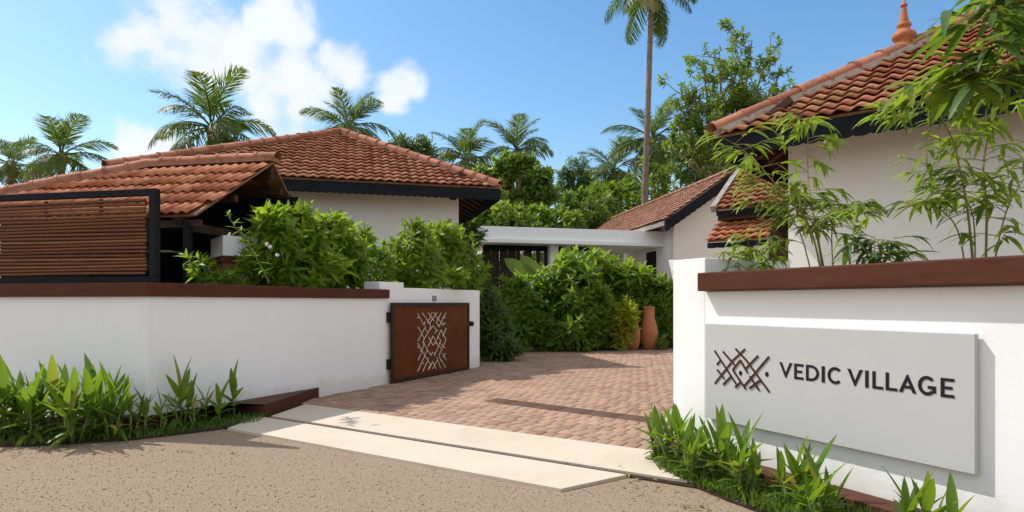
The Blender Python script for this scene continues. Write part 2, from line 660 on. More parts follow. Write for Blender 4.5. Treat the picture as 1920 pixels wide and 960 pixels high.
M['leaf_bright'] = leaf_mat('bright_leaf', (0.12, 0.21, 0.012), (0.23, 0.335, 0.022), 0.58)
M['leaf_mid'] = leaf_mat('green_leaf', (0.075, 0.16, 0.012), (0.18, 0.28, 0.022), 0.54)
M['leaf_dark'] = leaf_mat('dark_leaf', (0.030, 0.075, 0.014), (0.065, 0.12, 0.022), 0.32)
M['leaf_yellow'] = leaf_mat('yellow_leaf', (0.30, 0.30, 0.012), (0.46, 0.42, 0.02), 0.5)
M['leaf_bamboo'] = leaf_mat('bamboo_leaf', (0.13, 0.205, 0.014), (0.27, 0.34, 0.028), 0.5)
M['leaf_bamboo_dark'] = leaf_mat('dark_bamboo_leaf', (0.035, 0.09, 0.018), (0.07, 0.14, 0.025), 0.3)
M['leaf_ginger'] = leaf_mat('broad_strap_leaf', (0.060, 0.15, 0.012), (0.125, 0.23, 0.020), 0.42, 0.38, 0.4, (0.30, 0.26, 0.04))
M['leaf_palm'] = leaf_mat('palm_frond_leaf', (0.036, 0.070, 0.016), (0.085, 0.125, 0.028), 0.28, 0.5, 0.2)
M['leaf_palm_dry'] = leaf_mat('dry_palm_frond', (0.16, 0.13, 0.045), (0.23, 0.19, 0.07), 0.25, 0.5)
M['leaf_tree'] = leaf_mat('tree_leaf', (0.085, 0.15, 0.018), (0.16, 0.22, 0.03), 0.42, 0.4, 0.4)
M['grass'] = leaf_mat('lawn_blade', (0.045, 0.10, 0.014), (0.11, 0.18, 0.026), 0.3, 0.5)
M['leaf_canopy'] = leaf_mat('canopy_leaf', (0.06, 0.125, 0.014), (0.145, 0.225, 0.024), 0.42)
M['banana'] = leaf_mat('banana_leaf', (0.085, 0.17, 0.02), (0.13, 0.22, 0.03), 0.42)

# ------------------------------------------------------------------ plan: wall lines
# drive wall: faces the drive, runs away from the camera
DB, DC_ = G(597, 748), G(901, 690)
LD = (DC_ - DB).normalized()                        # away from the camera
LN = Vector((LD.y, -LD.x, 0))                       # towards the drive
LCOR = on_line(275, DB, LD)                         # bend of the wall
LEND = Vector((-5.85, 7.02, 0))
LD2 = (LEND - LCOR).normalized()                    # from the bend to the left
LN2 = Vector((LD2.y, -LD2.x, 0)) * -1
if LN2.y > 0:
    LN2 = -LN2
# sign wall
SW0 = G(1262, 850)
SD = Vector(((960 - 310) / F, -1, 0)).normalized()  # towards the camera
SN = Vector((-(-SD.y), -SD.x, 0))
SN = Vector((SD.y, -SD.x, 0))                       # out over the road
if SN.x > 0:
    SN = -SN


def lw(x, back=0.0):
    return on_line(x, DB - LN * back, LD)


def sw(x, outw=0.0):
    return on_line(x, SW0 + SN * outw, SD)


def S(s, outw, z):
    p = SW0 + SD * s + SN * outw
    return Vector((p.x, p.y, z))


def s_of(x, outw=0.0):
    return (sw(x, outw) - SW0 - SN * outw).dot(SD)


# ------------------------------------------------------------------ ground, gravel, drive
def flat(name, pts, z, mat, parent=None, kind='structure', thick=0.0):
    mb = MB()
    mb.prism([(p[0], p[1], z - (thick or 0.02)) for p in pts], (0, 0, thick or 0.02))
    o = mb.build(name, mat, parent)
    if parent is None:
        o['kind'] = kind
    return o


mb = MB()
mb.add([(-900, -300, 0), (900, -300, 0), (900, 1500, 0), (-900, 1500, 0)], [(0, 1, 2, 3)])
ground = tag(mb.build('ground', M['gravel']), kind='structure')

# apron strips and drive frame
RA, RB = G(575, 762), G(1258, 855)
AX = (RB - RA).normalized()                         # along the strips, to the right and nearer
AY = Vector((-AX.y, AX.x, 0))
if AY.y < 0:
    AY = -AY


def A(a, bq, z=0.0):
    p = RA + AX * a + AY * bq
    return Vector((p.x, p.y, z))


def a_of(p):
    q = p - RA
    return q.dot(AX), q.dot(AY)


gap_b = a_of(G(850, 841))[1]
fr_b = a_of(G(740, 865))[1]
stripL = RB and a_of(RB)[0]
w_gap = 0.075
# rear strip
l0 = a_of(G(500, 786))[0]
flat('concrete_strip', [A(l0, gap_b + w_gap / 2), A(stripL + 0.9, gap_b + w_gap / 2), A(stripL + 0.9, -0.004), A(-0.02, -0.004)], 0.030, M['concrete'], thick=0.05)
# front strip with its splayed end
pe0, pe1 = a_of(G(1055, 921)), a_of(G(1178, 894))
lf = a_of(G(420, 808))[0]
flat('concrete_strip', [A(lf, fr_b), A(pe0[0], fr_b), A(pe1[0], gap_b - w_gap / 2), A(l0 - 0.12, gap_b - w_gap / 2)], 0.026, M['concrete'], thick=0.05)
mb = MB()
mb.prism([A(l0 - 0.1, gap_b - w_gap / 2 + 0.003, 0.002), A(stripL + 0.9, gap_b - w_gap / 2 + 0.003, 0.002), A(stripL + 0.9, gap_b + w_gap / 2 - 0.003, 0.002), A(l0, gap_b + w_gap / 2 - 0.003, 0.002)], (0, 0, 0.010))
tag(mb.build('drain_channel', M['soil']), kind='structure')

# the drive: bedding sheet, then pavers one by one
drive_pts = [A(-0.02, 0.0), A(stripL + 0.75, 0.0), (6.5, 9.0, 0), (6.8, 20.5, 0), (-3.0, 21.5, 0), (DC_.x - 0.1, DC_.y, 0), (DB.x - 0.05, DB.y, 0)]
M['joint'] = simple_mat('joint_sand', (0.10, 0.062, 0.042), (0.17, 0.11, 0.075), 12, 0.95, 0.4, 0.004)
drive = flat('driveway', drive_pts, 0.012, M['joint'], thick=0.02)
PW, PL, PH = 0.15, 0.20, 0.020


def paver_template(w, l, h, j=0.010, c=0.006, jy=0.016):
    x0, x1, y0, y1 = j / 2, w - j / 2, jy / 2, l - jy / 2
    vs = [(x0, y0, 0), (x1, y0, 0), (x1, y1, 0), (x0, y1, 0)]
    vs += [(x0, y0, h - c), (x1, y0, h - c), (x1, y1, h - c), (x0, y1, h - c)]
    vs += [(x0 + c, y0 + c, h), (x1 - c, y0 + c, h), (x1 - c, y1 - c, h), (x0 + c, y1 - c, h)]
    fs = [(8, 9, 10, 11)]
    for k in range(4):
        k2 = (k + 1) % 4
        fs += [(k, k2, 4 + k2, 4 + k), (4 + k, 4 + k2, 8 + k2, 8 + k)]
    return np.array(vs, float), np.array(fs)


pv, pf = paver_template(PW, PL, PH)
paver_mesh = np_mesh('paver', pv, pf, M['paver'])
sb0, sb1 = a_of(G(905, 757)), a_of(G(1262, 805))
band_b0 = min(sb0[1], sb1[1])


def band_at(a):
    t = (a - sb0[0]) / (sb1[0] - sb0[0])
    return sb0[1] + (sb1[1] - sb0[1]) * t


cand = []
ncol0, ncol1 = -28, 92
for i in range(ncol0, ncol1):
    for j in range(0, 86):
        a, bq = i * PW + (0.5 * PW if j % 2 else 0.0) + 0.02 * math.sin(j * 2.3), j * PL
        p = A(a + PW / 2, bq + PL / 2)
        if p.y < 5 or p.y > 20.3:
            continue
        # between the drive wall and the sign wall side
        if (p - DB).dot(LN) < 0.02 and p.y < DC_.y:
            continue
        if p.y >= DC_.y and p.x < DC_.x - (p.y - DC_.y) * 0.35:
            continue
        if p.x > 6.6:
            continue
        if p.y < 5.9 and (p - SW0).dot(SN) < 0.0:
            continue
        if p.y < 9 and p.x > 2.6 + (p.y - 5.6):
            continue
        tb = band_at(a + PW / 2)
        on_band = sb0[0] - 0.05 < a + PW / 2 < sb1[0] + 1.0 and False
        x = 960 + F * p.x / p.y
        seen = -20 < x < 1262 and not on_band
        cand.append((p.y if seen else 99 + p.y, A(a, bq), on_band))
cand.sort(key=lambda c: c[0])
npart = 0
rest, band = [], []
for d, p, on_band in cand:
    h = 0.012 + rnd.uniform(-0.0015, 0.002)
    if on_band:
        band.append((p, h))
        continue
    if npart < 300:
        tilt = Matrix.Rotation(rnd.uniform(-0.012, 0.012), 4, 'X') @ Matrix.Rotation(rnd.uniform(-0.012, 0.012), 4, 'Y')
        inst('paver', paver_mesh, drive, frame(Vector((p.x, p.y, h)), AX, AY, Z) @ tilt)
        npart += 1
    else:
        rest.append((p.x, p.y, h))
T = np.array(rest)
nn = len(T)
ones = np.ones(nn)
ex = np.tile(np.array(AX), (nn, 1)) + nrs.normal(0, 0.006, (nn, 3))
ey = np.tile(np.array(AY), (nn, 1)) + nrs.normal(0, 0.006, (nn, 3))
V, Fq = scatter(pv, pf, T, ex, ey, np.tile([0, 0, 1.0], (nn, 1)), ones)
o = np_obj('paver_field', V, Fq, M['paver'], drive)
o['kind'] = 'stuff'
bv, bf = paver_template(0.40, 0.33, PH)
band_mesh = np_mesh('band_paver', bv, bf, M['paver_dark'])
bd = (G(1262, 805) - G(905, 757)).normalized()
bn = Vector((-bd.y, bd.x, 0))
if bn.y < 0:
    bn = -bn
b0 = G(905, 757)
for i in range(11):
    p = b0 + bd * (0.402 * i)
    if (p + bd * 0.2 - SW0).dot(SN) < -1.6:
        break
    inst('band_paver', band_mesh, drive, frame(Vector((p.x, p.y, 0.0195)), bd, bn, Z))

# loose gravel in front
npb = 15000
pts = []
while len(pts) < npb:
    Y = 3.2 + 4.6 * nrs.rand() ** 1.3
    X = (nrs.rand() * 2 - 1) * 0.95 * Y
    p = Vector((X, Y, 0))
    a, bq = a_of(p)
    if bq > gap_b - 0.0 or (bq > fr_b - 0.01 and lf - 0.2 < a < pe0[0] + (pe1[0] - pe0[0]) * max(0, (bq - fr_b) / (gap_b - fr_b))):
        if not (a > pe0[0] + 0.1 and bq < gap_b - 0.05 and (p - SW0).dot(SN) > 0.35):
            continue
    pts.append((X, Y, 0.003))
pts = np.array(pts)
octv = np.array([(1, 0, 0), (-1, 0, 0), (0, 1, 0), (0, -1, 0), (0, 0, .7), (0, 0, -.7), ], float)
octf = np.array([(0, 2, 4), (2, 1, 4), (1, 3, 4), (3, 0, 4), (2, 0, 5), (1, 2, 5), (3, 1, 5), (0, 3, 5)])
ex, ey, ez = frames_from(np.tile([0, 0, 1.0], (npb, 1)) + nrs.normal(0, 0.5, (npb, 3)))
ex = ex * (0.7 + 0.9 * nrs.rand(npb, 1))
V, Fq = scatter(octv, octf, pts, ex, ey, ez, 0.0028 + 0.0055 * nrs.rand(npb) ** 3)
o = np_obj('gravel', V, Fq, M['pebble'])
o['kind'] = 'stuff'

# ------------------------------------------------------------------ boundary wall along the drive
WALL_Z, COP_Z = 1.465, 1.615
TH = 0.28


def wall_run(mb, p, q, nrm, th, z0, z1, ext=0.0):
    """solid run from p to q with its face on the line and thickness away from nrm"""
    mb.prism([Vector((p.x, p.y, z0)), Vector((q.x, q.y, z0)), Vector((q.x, q.y, z0)) - nrm * th, Vector((p.x, p.y, z0)) - nrm * th], (0, 0, z1 - z0))
    return mb


pilL = lw(712)                                       # gate pier
pilR = lw(757)
FARL = LCOR + LD2 * 7.0
wall = thing('boundary_wall', 'low white plaster wall with brown coping that bends behind the planting bed', 'wall', (LCOR.x, LCOR.y, 0))
# mitred plan of the bent wall
def mitre(off):
    """plan point of the bend at distance off in front of (plus) or behind the face"""
    p1, d1 = LCOR + LN * off, LD
    p2, d2 = LCOR + LN2 * off, LD2
    # p1 + a d1 = p2 + b d2
    det = d1.x * -d2.y + d2.x * d1.y
    w = p2 - p1
    a = (w.x * -d2.y + d2.x * w.y) / det
    return p1 + d1 * a


def bent(name, off_f, off_b, z0, z1, mat, far, near, bevel=0.0):
    mb = MB()
    pl = [far + LN * off_f, mitre(off_f), FARL + LN2 * off_f, FARL + LN2 * off_b, mitre(off_b), far + LN * off_b]
    mb.prism([Vector((p.x, p.y, z0)) for p in pl], (0, 0, z1 - z0))
    return mb.build(name, mat, wall, bevel=bevel)


bent('wall_body', 0.0, -TH, 0.0, WALL_Z, M['plaster'], pilL, None, 0.008)
bent('coping', 0.055, -TH - 0.04, WALL_Z + 0.002, COP_Z, M['coping'], lw(726), None, 0.008)
# gate wall with its pier
gw = thing('gate_wall', 'short white wall and pier that carries the rust brown gate', 'wall', (pilL.x, pilL.y, 0))
mb = MB()
wall_run(mb, pilL + LN * 0.0, pilR, LN, TH + 0.06, 0, 1.745)
mb.build('pier', M['plaster'], gw, bevel=0.01)
mb = MB()
wall_run(mb, pilR - LN * 0.02, DC_ - LN * 0.02, LN, TH - 0.02, 0, 1.655)
mb.build('wall_body', M['plaster'], gw, bevel=0.01)


def on_gate(x, y, outw):
    p = on_line(x, DB + LN * outw, LD)
    return Vector((p.x, p.y, zat(y, p.y)))


# small B plate above the gate
def plate_bar(mb, x0, y0, x1, y1, w, outw):
    mb.bar(on_gate(x0, y0, outw), on_gate(x1, y1, outw), 0.006, w, up=LN)


bb = [(811.6, 555.2, 811.6, 563.6), (817.4, 555.6, 817.4, 563.2), (812.2, 555.4, 816.8, 555.4), (812.2, 559.3, 816.8, 559.3), (812.2, 563.3, 816.8, 563.3)]
lb = MB()
for k, (x0, y0, x1, y1) in enumerate(bb):
    lb.bar(on_gate(x0, y0, -0.014), on_gate(x1, y1, -0.014), 0.014, 0.010 + 0.0004 * k, up=LN)
lo = lb.build('letter_plate', M['iron'], gw)

# planting bed soil behind the drive wall
mb = MB()
far = lw(880)
pl = [far - LN * (TH + 0.0), mitre(-TH), FARL - LN2 * TH, FARL - LN2 * (TH + 1.3), mitre(-TH - 1.3), far - LN * (TH + 1.3)]
mb.prism([Vector((p.x, p.y, 0.0)) for p in pl], (0, 0, 1.36))
tag(mb.build('soil_bed', M['soil']), kind='structure')

# ------------------------------------------------------------------ the gate leaf
GO = 0.10
gate = thing('gate', 'rust brown steel gate with pale lattice cut-out standing against the white wall', 'gate', tuple(lw(735, -GO)))
gp0, gp1 = on_line(735.5, DB + LN * GO, LD), on_line(880.5, DB + LN * GO, LD)
gz0, gz1 = 0.045, 1.395
gm = (gp0 + gp1) / 2
gl = (gp1 - gp0).length
mb = MB().obox(Vector((gm.x, gm.y, (gz0 + gz1) / 2)) - LN * 0.022, LD * (gl / 2 - 0.05), LN * 0.012, Z * ((gz1 - gz0) / 2 - 0.05))
mb.build('panel', M['rust'], gate)
for (c, hx, hz) in ((gp0 + LD * 0.035, 0.035, (gz1 - gz0) / 2), (gp1 - LD * 0.035, 0.035, (gz1 - gz0) / 2)):
    MB().obox(Vector((c.x, c.y, (gz0 + gz1) / 2)) - LN * 0.02, LD * hx, LN * 0.022, Z * hz).build('frame_post', M['rustdark'], gate, bevel=0.004)
for zc in (gz0 + 0.035, gz1 - 0.035):
    MB().obox(Vector((gm.x, gm.y, zc)) - LN * 0.0205, LD * (gl / 2 - 0.0705), LN * 0.021, Z * 0.035).build('frame_rail', M['rustdark'], gate, bevel=0.004)
for yy in (595, 683):
    h = on_gate(731, yy, 0.03)
    mb = MB().obox(h, LD * 0.06, LN * 0.03, Z * 0.085)
    mb.tube([h + LN * 0.045 + LD * 0.055 - Z * 0.09, h + LN * 0.045 + LD * 0.055 + Z * 0.09], 0.022, 10)
    mb.build('hinge', M['iron'], gate)
h = on_gate(883.5, 607, 0.06)
mb = MB().obox(h, LD * 0.05, LN * 0.03, Z * 0.05)
mb.bar(h + LN * 0.03, h + LN * 0.075, 0.02, 0.02)
mb.build('latch', M['iron'], gate)
LAT = [(362, 295, 412, 390), (370, 326, 360, 332), (400, 292, 465, 385), (478, 290, 462, 320), (448, 290, 495, 355), (520, 290, 455, 380), (490, 288, 512, 306), (462, 330, 442, 372), (553, 292, 515, 370),
       (592, 290, 535, 405), (515, 322, 555, 370), (515, 370, 537, 408), (588, 374, 562, 392), (412, 390, 420, 366), (465, 385, 465, 420), (570, 325, 588, 330), (562, 372, 572, 388),
       (365, 405, 417, 502), (425, 402, 365, 520), (420, 412, 440, 446), (465, 420, 410, 512), (488, 395, 521, 440), (488, 395, 470, 420), (521, 430, 500, 456), (553, 430, 594, 512),
       (553, 430, 520, 505), (595, 418, 565, 482), (450, 488, 487, 556), (487, 480, 522, 542), (487, 480, 446, 566), (487, 556, 514, 520), (410, 505, 412, 545), (362, 540, 420, 640),
       (410, 540, 470, 640), (440, 595, 414, 645), (412, 540, 402, 590), (404, 530, 415, 540), (525, 484, 552, 520), (550, 515, 500, 640), (594, 510, 535, 640), (510, 535, 552, 578), (545, 538, 582, 578),
       (535, 640, 552, 682), (470, 637, 486, 612), (500, 640, 496, 618), (420, 640, 466, 712), (388, 628, 366, 676), (362, 565, 372, 580), (440, 688, 405, 766), (420, 640, 362, 770), (487, 688, 450, 756),
       (485, 688, 512, 746), (521, 680, 485, 748), (518, 655, 549, 742), (550, 670, 588, 736), (565, 622, 593, 676), (588, 622, 570, 650), (452, 660, 440, 672), (385, 600, 392, 612), (466, 712, 448, 752), (400, 700, 412, 706)]
for k, (x0, y0, x1, y1) in enumerate(LAT):
    a = on_gate(700 + x0 / 4.364, 520 + y0 / 4.364, GO - 0.010)
    b_ = on_gate(700 + x1 / 4.364, 520 + y1 / 4.364, GO - 0.010)
    d = (b_ - a).normalized() * 0.006
    MB().bar(a - d, b_ + d, 0.010 + 0.0002 * (k % 17), 0.013, up=LN.cross((b_ - a)).cross(b_ - a)).build('lattice_bar', M['inlay'], gate)

# ------------------------------------------------------------------ bamboo screen standing on the coping
SCR0 = LCOR - LD2 * 0.02
scr = thing('bamboo_screen', 'slatted screen of brown bamboo poles in a black frame on the wall', 'screen', (SCR0.x, SCR0.y, COP_Z))
sz0, sz1 = COP_Z + 0.002, 2.655
SL = 6.5
so = -TH / 2


def scr_pt(s, z, o=0.0):
    p = SCR0 + LD2 * s + LN2 * (so + o)
    return Vector((p.x, p.y, z))


for s in (0.0, 2.6, 5.2):
    MB().obox((scr_pt(s + 0.045, sz0) + scr_pt(s + 0.045, sz1)) / 2, LD2 * 0.045, LN2 * 0.035, Z * (sz1 - sz0) / 2).build('post', M['black'], scr, bevel=0.004)
for zc, hh in ((sz0 + 0.035, 0.035), (sz1 - 0.036, 0.036)):
    MB().obox((scr_pt(0.092, zc) + scr_pt(SL, zc)) / 2, LD2 * (SL - 0.092) / 2, LN2 * 0.032, Z * hh).build('rail', M['black'], scr, bevel=0.004)


def bamboo_slat_mat():
    m, n, b = new_mat('stained_bamboo')
    r = rand01(n)
    c = ramp(n, r, [(0.0, (0.10, 0.030, 0.010)), (0.5, (0.155, 0.052, 0.016)), (1.0, (0.23, 0.09, 0.03))])
    f = noise(n, 3, 6, 0.7, coords(n, (1.2, 1.2, 14)))
    c = mixc(n, mrange(n, f, 0.45, 0.72, 0, 0.7), c, (0.055, 0.020, 0.009))
    n.links.new(c, b.inputs['Base Color'])
    b.inputs['Roughness'].default_value = 0.45
    b.inputs['Specular IOR Level'].default_value = 0.25
    bump(n, b, f, 0.2, 0.003)
    return m


M['slat'] = bamboo_slat_mat()
npole = 21
for i in range(npole):
    z = sz0 + 0.105 + (sz1 - sz0 - 0.235) * i / (npole - 1)
    s0 = 0.12 + rnd.uniform(0, 0.03)
    L = 2.46
    for seg_s in (0, 1):
        mbp = MB()
        s = s0 + seg_s * 2.6
        pts_, rr = [], []
        off = rnd.uniform(0, 0.35)
        for q in range(15):
            t = q / 14
            pts_.append(scr_pt(s + L * t, z + 0.004 * math.sin(t * 5 + i), 0.02))
            rr.append(0.0186)
        # nodes
        t = off
        mbp.tube(pts_, rr, 8)
        while t < L:
            c = scr_pt(s + t, z + 0.004 * math.sin(t / L * 5 + i), 0.02)
            mbp.tube([c - LD2 * 0.006, c, c + LD2 * 0.006], [0.0187, 0.0212, 0.0187], 8, cap=False)
            t += 0.33 + rnd.uniform(-0.03, 0.03)
        mbp.build('bamboo_pole', M['slat'], scr, smooth=True, angle=50)
# thin dark backing battens
for s in (0.75, 1.5, 3.4, 4.2):
    MB().bar(scr_pt(s, sz0 + 0.071, -0.012), scr_pt(s, sz1 - 0.091, -0.012), 0.03, 0.02, up=LN2).build('batten', M['black'], scr)

# ------------------------------------------------------------------ sign wall
sgw = thing('sign_wall', 'white plaster wall with brown coping carrying the grey sign board', 'wall', (SW0.x, SW0.y, 0))
s_c0 = s_of(1322)
SLEN = 6.5


def s_run(name, s0, s1, o0, o1, z0, z1, mat, parent, bevel=0.0):
    mb = MB()
    mb.prism([S(s0, o0, z0), S(s1, o0, z0), S(s1, o1, z0), S(s0, o1, z0)], (0, 0, z1 - z0))
    return mb.build(name, mat, parent, bevel=bevel)


s_run('wall_body', s_c0, SLEN, 0.0, -0.30, 0, 1.495, M['plaster'], sgw, 0.008)
s_run('pier', 0.0, s_c0, 0.0, -1.15, 0, 1.79, M['plaster'], sgw, 0.010)
s_run('coping', s_c0 + 0.003, SLEN, 0.10, -0.34, 1.497, 1.655, M['coping'], sgw, 0.012)
o = s_run('soil_bed', s_c0 + 0.01, SLEN, -0.302, -1.15, 0.0, 1.44, M['soil'], None)
o['kind'] = 'structure'
# brown plinth kerb at its foot
o = s_run('plinth_kerb', -0.02, SLEN, 0.012, 0.22, 0.0, 0.12, M['coping'], None, 0.008)
tag(o, 'low brown planter kerb along the foot of the sign wall', 'kerb')

# sign board
SGT = 0.055
sgA, sgB = s_of(1322, SGT), s_of(1828, SGT)
pA, pB = S(sgA, SGT, 0), S(sgB, SGT, 0)
sz_b, sz_t = (zat(783, pA.y) + zat(890, pB.y)) / 2, (zat(607, pA.y) + zat(626, pB.y)) / 2
sign = thing('sign_board', 'grey rectangular board with a bronze lattice emblem and black lettering', 'sign', tuple(S(sgA, 0, sz_b)))
s_run('board', sgA, sgB, SGT, 0.012, sz_b, sz_t, M['signface'], sign, 0.004)
s_run('standoff', sgA + 0.3, sgB - 0.3, 0.0115, 0.0, sz_b + 0.2, sz_t - 0.2, M['iron'], sign)


def sgn(x, y):
    s = s_of(x, SGT)
    p = S(s, SGT, 0)
    return s, zat(y, p.y)


EMB = [(97, 275, 300, 590), (172, 283, 285, 415), (285, 258, 385, 365), (372, 262, 255, 370), (265, 360, 100, 572), (385, 365, 590, 648), (490, 322, 380, 435), (588, 330, 360, 600),
       (150, 365, 118, 402), (120, 445, 185, 528), (245, 510, 175, 582), (330, 360, 262, 448), (330, 360, 395, 475), (262, 448, 378, 620), (415, 505, 500, 632), (520, 535, 410, 615), (330, 560, 285, 605)]
emb_o = thing('dummy', None, None, (0, 0, 0))
bpy.data.objects.remove(emb_o)
for k, (x0, y0, x1, y1) in enumerate(EMB):
    s0, z0 = sgn(1320 + x0 / 4.8, 600 + y0 / 4.8)
    s1, z1 = sgn(1320 + x1 / 4.8, 600 + y1 / 4.8)
    a, b_ = S(s0, SGT + 0.0022 + 0.00025 * k, z0), S(s1, SGT + 0.0022 + 0.00025 * k, z1)
    d = (b_ - a).normalized()
    side = d.cross(SN).normalized()
    MB().obox((a + b_) / 2, d * ((b_ - a).length / 2), side * 0.0085, SN * 0.002).build('emblem_bar', M['emblem'], sign)
for (x, y) in ((330, 478), (567, 488)):
    s0, z0 = sgn(1320 + x / 4.8, 600 + y / 4.8)
    c = S(s0, SGT, z0)
    mb = MB()
    ring = [c + SD * 0.016 * math.cos(t * math.pi / 8) + Z * 0.019 * math.sin(t * math.pi / 8) + SN * 0.0005 for t in range(16)]
    mb.prism(ring, SN * 0.003)
    mb.build('emblem_dot', M['letter'], sign)

# lettering
def quadset(ch, t):
    """letter as butted quads in unit cap height; returns polygons for width w (w in cap heights)"""
    def f(w):
        q = []
        box = lambda x0, y0, x1, y1: q.append([(x0, y0), (x1, y0), (x1, y1), (x0, y1)])
        def arc(cx, cy, rx, ry, tx, ty, a0, a1, n=22):
            for i in range(n):
                u, v_ = R(a0 + (a1 - a0) * i / n), R(a0 + (a1 - a0) * (i + 1) / n)
                q.append([(cx + (rx - tx) * math.cos(u), cy + (ry - ty) * math.sin(u)), (cx + rx * math.cos(u), cy + ry * math.sin(u)),
                          (cx + rx * math.cos(v_), cy + ry * math.sin(v_)), (cx + (rx - tx) * math.cos(v_), cy + (ry - ty) * math.sin(v_))])
        th = t * 0.88
        if ch == 'I':
            box(0, 0, w, 1)
        elif ch == 'L':
            box(0, 0, t, 1)
            box(t, 0, w, th)
        elif ch == 'E':
            box(0, 0, t, 1)
            box(t, 0, w, th)
            box(t, 0.5 - th / 2, w * 0.86, 0.5 + th / 2)
            box(t, 1 - th, w, 1)
        elif ch == 'V':
            k = t * 1.12
            q.append([(0, 1), (w / 2 - k * 0.12, 0), (w / 2, 0), (w / 2, k * 1.65), (k, 1)])
            q.append([(w, 1), (w - k, 1), (w / 2, k * 1.65), (w / 2, 0), (w / 2 + k * 0.12, 0)])
        elif ch == 'A':
            k = t * 1.12
            h1, h2 = 0.22, 0.22 + th
            li = lambda y: k + (w / 2 - k) * y / (1 - k * 1.65)
            q.append([(0, 0), (k, 0), (w / 2, 1 - k * 1.65), (w / 2, 1), (w / 2 - k * 0.12, 1)])
            q.append([(w, 0), (w / 2 + k * 0.12, 1), (w / 2, 1), (w / 2, 1 - k * 1.65), (w - k, 0)])
            q.append([(li(h1), h1), (w - li(h1), h1), (w - li(h2), h2), (li(h2), h2)])
        elif ch == 'D':
            box(0, 0, t, 1)
            fx = t + (w - t) * 0.22
            box(t, 0, fx, th)
            box(t, 1 - th, fx, 1)
            arc(fx, 0.5, w - fx, 0.5, t, th, -90, 90)
        elif ch == 'C':
            arc(w * 0.56, 0.5, w * 0.56, 0.52, t, t, 46, 314, 30)
        elif ch == 'G':
            arc(w * 0.52, 0.5, w * 0.50, 0.52, t, t, 44, 316, 30)
            xr = w
            box(xr - t, 0.14, xr, 0.5 - th)
            box(w * 0.56, 0.5 - th, xr, 0.5)
        return q
    return f


LET = [('V', 103, 220), ('E', 237, 320), ('D', 343, 460), ('I', 484, 512), ('C', 538, 660), ('V', 715, 855), ('I', 876, 906), ('L', 941, 1038), ('L', 1060, 1165), ('A', 1178, 1337), ('G', 1348, 1512), ('E', 1555, 1678)]
zt = [sgn(1440 + 240 / 4.8, 640 + 200 / 4.8)[1], sgn(1440 + 1670 / 4.8, 640 + 336 / 4.8)[1]]
zb = [sgn(1440 + 240 / 4.8, 640 + 342 / 4.8)[1], sgn(1440 + 1670 / 4.8, 640 + 506 / 4.8)[1]]
lz0, lz1 = sum(zb) / 2, sum(zt) / 2
CAPH = lz1 - lz0
tst = (sgn(1440 + 512 / 4.8, 700)[0] - sgn(1440 + 484 / 4.8, 700)[0]) / CAPH * 0.86
for ch, x0, x1 in LET:
    s0, s1 = sgn(1440 + x0 / 4.8, 700)[0], sgn(1440 + x1 / 4.8, 700)[0]
    w = (s1 - s0) / CAPH
    mb = MB()
    for poly in quadset(ch, tst)(w):
        mb.prism([S(s0 + x * CAPH, SGT + 0.0005, lz0 + y * CAPH) for x, y in poly], SN * 0.003)
    mb.build('letter', M['letter'], sign)

# ------------------------------------------------------------------ brown plinth beside the drive wall, planting bed
kb = [DB + LN * 0.012, G(497, 785), on_line(395, G(497, 785), LD2), FARL + LN2 * 1.45, FARL + LN2 * 0.012, mitre(0.012)]
kc = G(497, 785)
kerb = MB()
q0 = mitre(0.012)
kl = kc + LD2 * 1.2
kl_b = kl - LN2 * ((kl - LCOR).dot(LN2) - 0.012)
kerb.prism([Vector((p.x, p.y, 0)) for p in (DB + LN * 0.012, kc, kc + LD2 * 0.75, q0 + LN2 * 0.14 + LD2 * 0.1, FARL + LN2 * 0.14, FARL + LN2 * 0.012, q0)], (0, 0, 0.17))
tag(kerb.build('plinth_kerb', M['coping'], None, bevel=0.006), 'low brown planter kerb tapering along the drive wall beside the strips', 'kerb')
bed = MB()
bed_pts = [kc + LN2 * 0.004 - LD2 * 0.02, G(480, 796), G(400, 808), G(250, 826), G(60, 838), G(-200, 842), G(-420, 830), FARL + LN2 * 0.142, q0 + LN2 * 0.144 + LD2 * 0.1, kc + LD2 * 0.75 + LN2 * 0.004]
bed.prism([Vector((p.x, p.y, 0.002)) for p in bed_pts], (0, 0, 0.018))
tag(bed.build('planting_bed', M['soil']), kind='structure')


def in_poly(p, poly):
    c = False
    n = len(poly)
    for i in range(n):
        a, b_ = poly[i], poly[(i + 1) % n]
        if (a.y > p.y) != (b_.y > p.y) and p.x < (b_.x - a.x) * (p.y - a.y) / (b_.y - a.y) + a.x:
            c = not c
    return c


def grass(name, label, poly, n, z, hmin, hmax, edge=0.0):
    xs = [p.x for p in poly]
    ys = [p.y for p in poly]
    pts = []
    while len(pts) < n:
        p = Vector((rnd.uniform(min(xs), max(xs)), rnd.uniform(min(ys), max(ys)), 0))
        if in_poly(p, poly):
            pts.append((p.x, p.y, z))
    tv = np.array([(-.045, 0, 0), (.045, 0, 0), (.035, .12, .55), (-.035, .12, .55), (0.0, .42, 1.0), (0.0, .42, 1.0)], float)
    tf = np.array([(0, 1, 2, 3), (3, 2, 4, 5)])
    tv = tv[:5]
    tf3 = np.array([(0, 1, 2), (0, 2, 3), (3, 2, 4)])
    T = np.array(pts)
    d = np.tile([0, 0, 1.0], (n, 1)) + nrs.normal(0, 0.35, (n, 3))
    ex, ey, ez = frames_from(d)
    s = hmin + (hmax - hmin) * nrs.rand(n)
    V, Fq = scatter(tv * np.array([1.6, 1, 1]), tf3, T, ex, ey, ez, s)
    o = np_obj(name, V, Fq, M['grass'])
    return tag(o, label, 'grass', kind='stuff')


